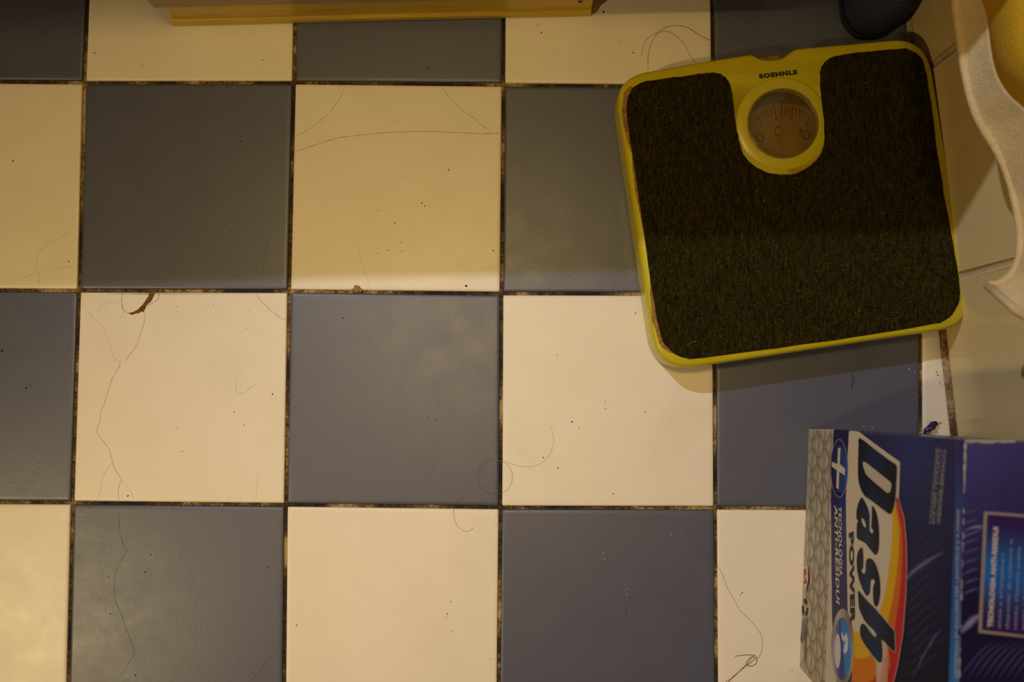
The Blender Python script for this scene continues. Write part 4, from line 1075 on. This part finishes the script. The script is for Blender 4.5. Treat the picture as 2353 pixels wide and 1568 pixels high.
# ------------------------------------------------------------------ dirt specks, crumbs
DK = (.03, .018, .008); PL = (.62, .6, .55)
specks = [(30, 370, 4), (158, 601, 3.5), (347, 281, 2.5), (368, 360, 2), (554, 325, 3), (343, 464, 2), (907, 512, 2.5), (923, 578, 3), (1031, 390, 3), (936, 407, 2), (1133, 576, 3), (1071, 657, 4), (626, 906, 3), (538, 947, 2.5), (561, 977, 2), (419, 1038, 3), (294, 1140, 3), (1482, 947, 3), (1314, 970, 3), (1248, 1052, 3), (1282, 1076, 3), (1409, 1135, 3), (983, 958, 3), (1002, 966, 3), (60, 892, 4), (4, 807, 4), (69, 886, 2), (158, 796, 2), (788, 731, 3), (1047, 724, 2.5), (1312, 1425, 3), (1371, 1369, 2), (1505, 1325, 2.5), (682, 1437, 2.5), (1036, 1383, 2), (1028, 1412, 3), (1026, 1420, 2), (1038, 1451, 2), (1127, 1515, 2), (231, 1379, 2.5), (254, 1412, 2.5), (311, 1552, 4), (334, 1315, 4), (347, 1320, 2), (249, 1326, 2), (347, 1275, 2.5), (615, 1304, 2.5), (638, 1212, 2), (982, 155, 3), (603, 138, 2.5), (1244, 75, 3), (1426, 98, 2.5), (1455, 121, 3), (217, 122, 2.5), (1387, 27, 3.5), (328, 150, 2), (406, 705, 2), (490, 702, 2), (573, 714, 2), (407, 984, 1.8), (566, 755, 1.8), (869, 483, 2), (911, 276, 1.8), (921, 557, 2), (891, 575, 2), (867, 582, 2), (868, 484, 2), (969, 467, 2.5), (976, 474, 2), (1308, 635, 2), (2016, 822, 2.5), (2160, 880, 2.5), (2163, 887, 2), (2152, 855, 3), (2155, 862, 3), (1391, 923, 2), (1391, 939, 2), (1330, 983, 1.8), (1280, 816, 2), (1460, 720, 2), (1545, 1320, 2), (1478, 1501, 2), (1820, 1543, 2), (1705, 1363, 3), (1701, 1368, 2), (1235, 58, 2)]
pale = [(517, 532, 2.5), (550, 548, 1.8), (1386, 1272, 3), (1388, 1285, 2.5), (1568, 1222, 3), (1542, 1229, 2.5), (1436, 1343, 3), (1440, 1353, 2.5), (1459, 1353, 2), (1440, 1367, 2.5), (1446, 1402, 2), (1519, 1352, 2), (1985, 980, 4), (2004, 982, 5), (2089, 848, 4), (2102, 856, 3), (682, 883, 2), (1010, 1078, 2), (1693, 107, 2.5), (104, 789, 2.5), (508, 1223, 2)]
v = []; f = []; cols = []
def blob(x, y, r_, c, hz=.5):
    p = U(x, y, .0001); rr_ = r_*.5/2438*1.3; k = len(v); n = 6 if r_ < 9 else 14
    ax, ay = rr_*random.uniform(.7, 1.2), rr_*random.uniform(.6, 1.1); th = random.uniform(0, 3)
    for s_, z in ((1, 0), (.8, rr_*hz)):
        for i in range(n):
            a_ = 2*math.pi*i/n; e = random.uniform(.8, 1.15); X, Y = ax*s_*e*math.cos(a_), ay*s_*e*math.sin(a_)
            v.append(Vector((p.x+X*math.cos(th)-Y*math.sin(th), p.y+X*math.sin(th)+Y*math.cos(th), .0001+z)))
    for i in range(n): j = (i+1) % n; f.append((k+i, k+j, k+n+j, k+n+i)); cols.append(c)
    f.append(tuple(k+n+i for i in range(n))); cols.append(c)
for x, y, r_ in specks: blob(x, y, r_*1.0, DK)
for x, y, r_ in pale: blob(x, y, r_*.7, PL)
o = colour_mesh('dirt_specks', v, f, cols, (0, 0, 0), SPECK, None); tag(o, 'tiny dark and pale specks of dirt scattered over the floor tiles', 'dirt', None, 'stuff')
v = []; f = []; cols = []
blob(820, 664, 15, (.30, .17, .06), .2); blob(812, 668, 8, (.24, .13, .04), .3); blob(828, 667, 7, (.34, .2, .07), .35)
p0 = U(820, 664); o = colour_mesh('grout_crumb', v, f, cols, p0, SPECK, None); o.location = p0
tag(o, 'brown crumb of grout on the joint below the cream tile with the long curved crack', 'crumb')
v = []; f = []; cols = []
blob(73, 1090, 14, (.26, .21, .12), .06); p0 = U(73, 1090); o = colour_mesh('dried_drop', v, f, cols, p0, SPECK, None); o.location = p0
tag(o, 'dried yellowish drop on the blue tile at the left edge', 'stain')
v = []; f = []; cols = []
blob(514, 313, 17, (.12, .118, .14), .05); p0 = U(514, 313); o = colour_mesh('dried_drop', v, f, cols, p0, SPECK, None); o.location = p0
tag(o, 'dried pale grey drop on the blue tile left of the long curved crack', 'stain')

# ------------------------------------------------------------------ lamp fittings (outside the picture)
lr = empty('mirror_lamp', (LA.x, YN, LA.z), 'small metal wall lamp over the cabinet, above the picture', 'lamp')
v, f = tube([Vector((LA.x, YN-.001, LA.z+.03)), Vector((LA.x, LA.y, LA.z+.05))], .006, 10); new_obj('arm', mesh('arm', v, f, True, lr.location), METAL, lr)
v, f = tube([Vector((LA.x, LA.y, LA.z+.06)), Vector((LA.x, LA.y, LA.z+.035))], .03, 16); new_obj('cap', mesh('cap', v, f, True, lr.location), METAL, lr)
lr = empty('wall_lamp', (XL, LB.y, LB.z), 'shaded metal wall lamp on the left wall, outside the picture', 'lamp')
dB = (Vector((-.05, -.42, 0))-LB).normalized(); bk = LB-dB*.075
v, f = tube([Vector((XL+.001, LB.y, LB.z+.06)), bk], .007, 10); new_obj('arm', mesh('arm', v, f, True, lr.location), METAL, lr)
v, f = tube([bk-dB*.02, bk+dB*.01], .045, 18); new_obj('cap', mesh('cap', v, f, True, lr.location), METAL, lr)

lr = empty('fill_light_fitting', (LU.x, YS, LU.z), 'made-up metal bowl for the added fill light on the front wall, outside the picture', 'lamp')  # unseen fitting, invented to carry the added ambient fill
v, f = tube([Vector((LU.x, YS+.001, LU.z-.05)), Vector((LU.x, LU.y, LU.z-.05))], .006, 10); new_obj('arm', mesh('arm', v, f, True, lr.location), METAL, lr)
v, f = tube([Vector((LU.x, LU.y, LU.z-.07)), Vector((LU.x, LU.y, LU.z-.06))], .05, 18); new_obj('cap', mesh('cap', v, f, True, lr.location), METAL, lr)

lr = empty('ceiling_lamp', (LC.x, LC.y, ZC), 'round flat lamp on the ceiling, outside the picture', 'lamp')
v, f = tube([Vector((LC.x, LC.y, ZC-.001)), Vector((LC.x, LC.y, ZC-.05))], .125, 32); new_obj('housing', mesh('housing', v, f, True, lr.location), METAL, lr)
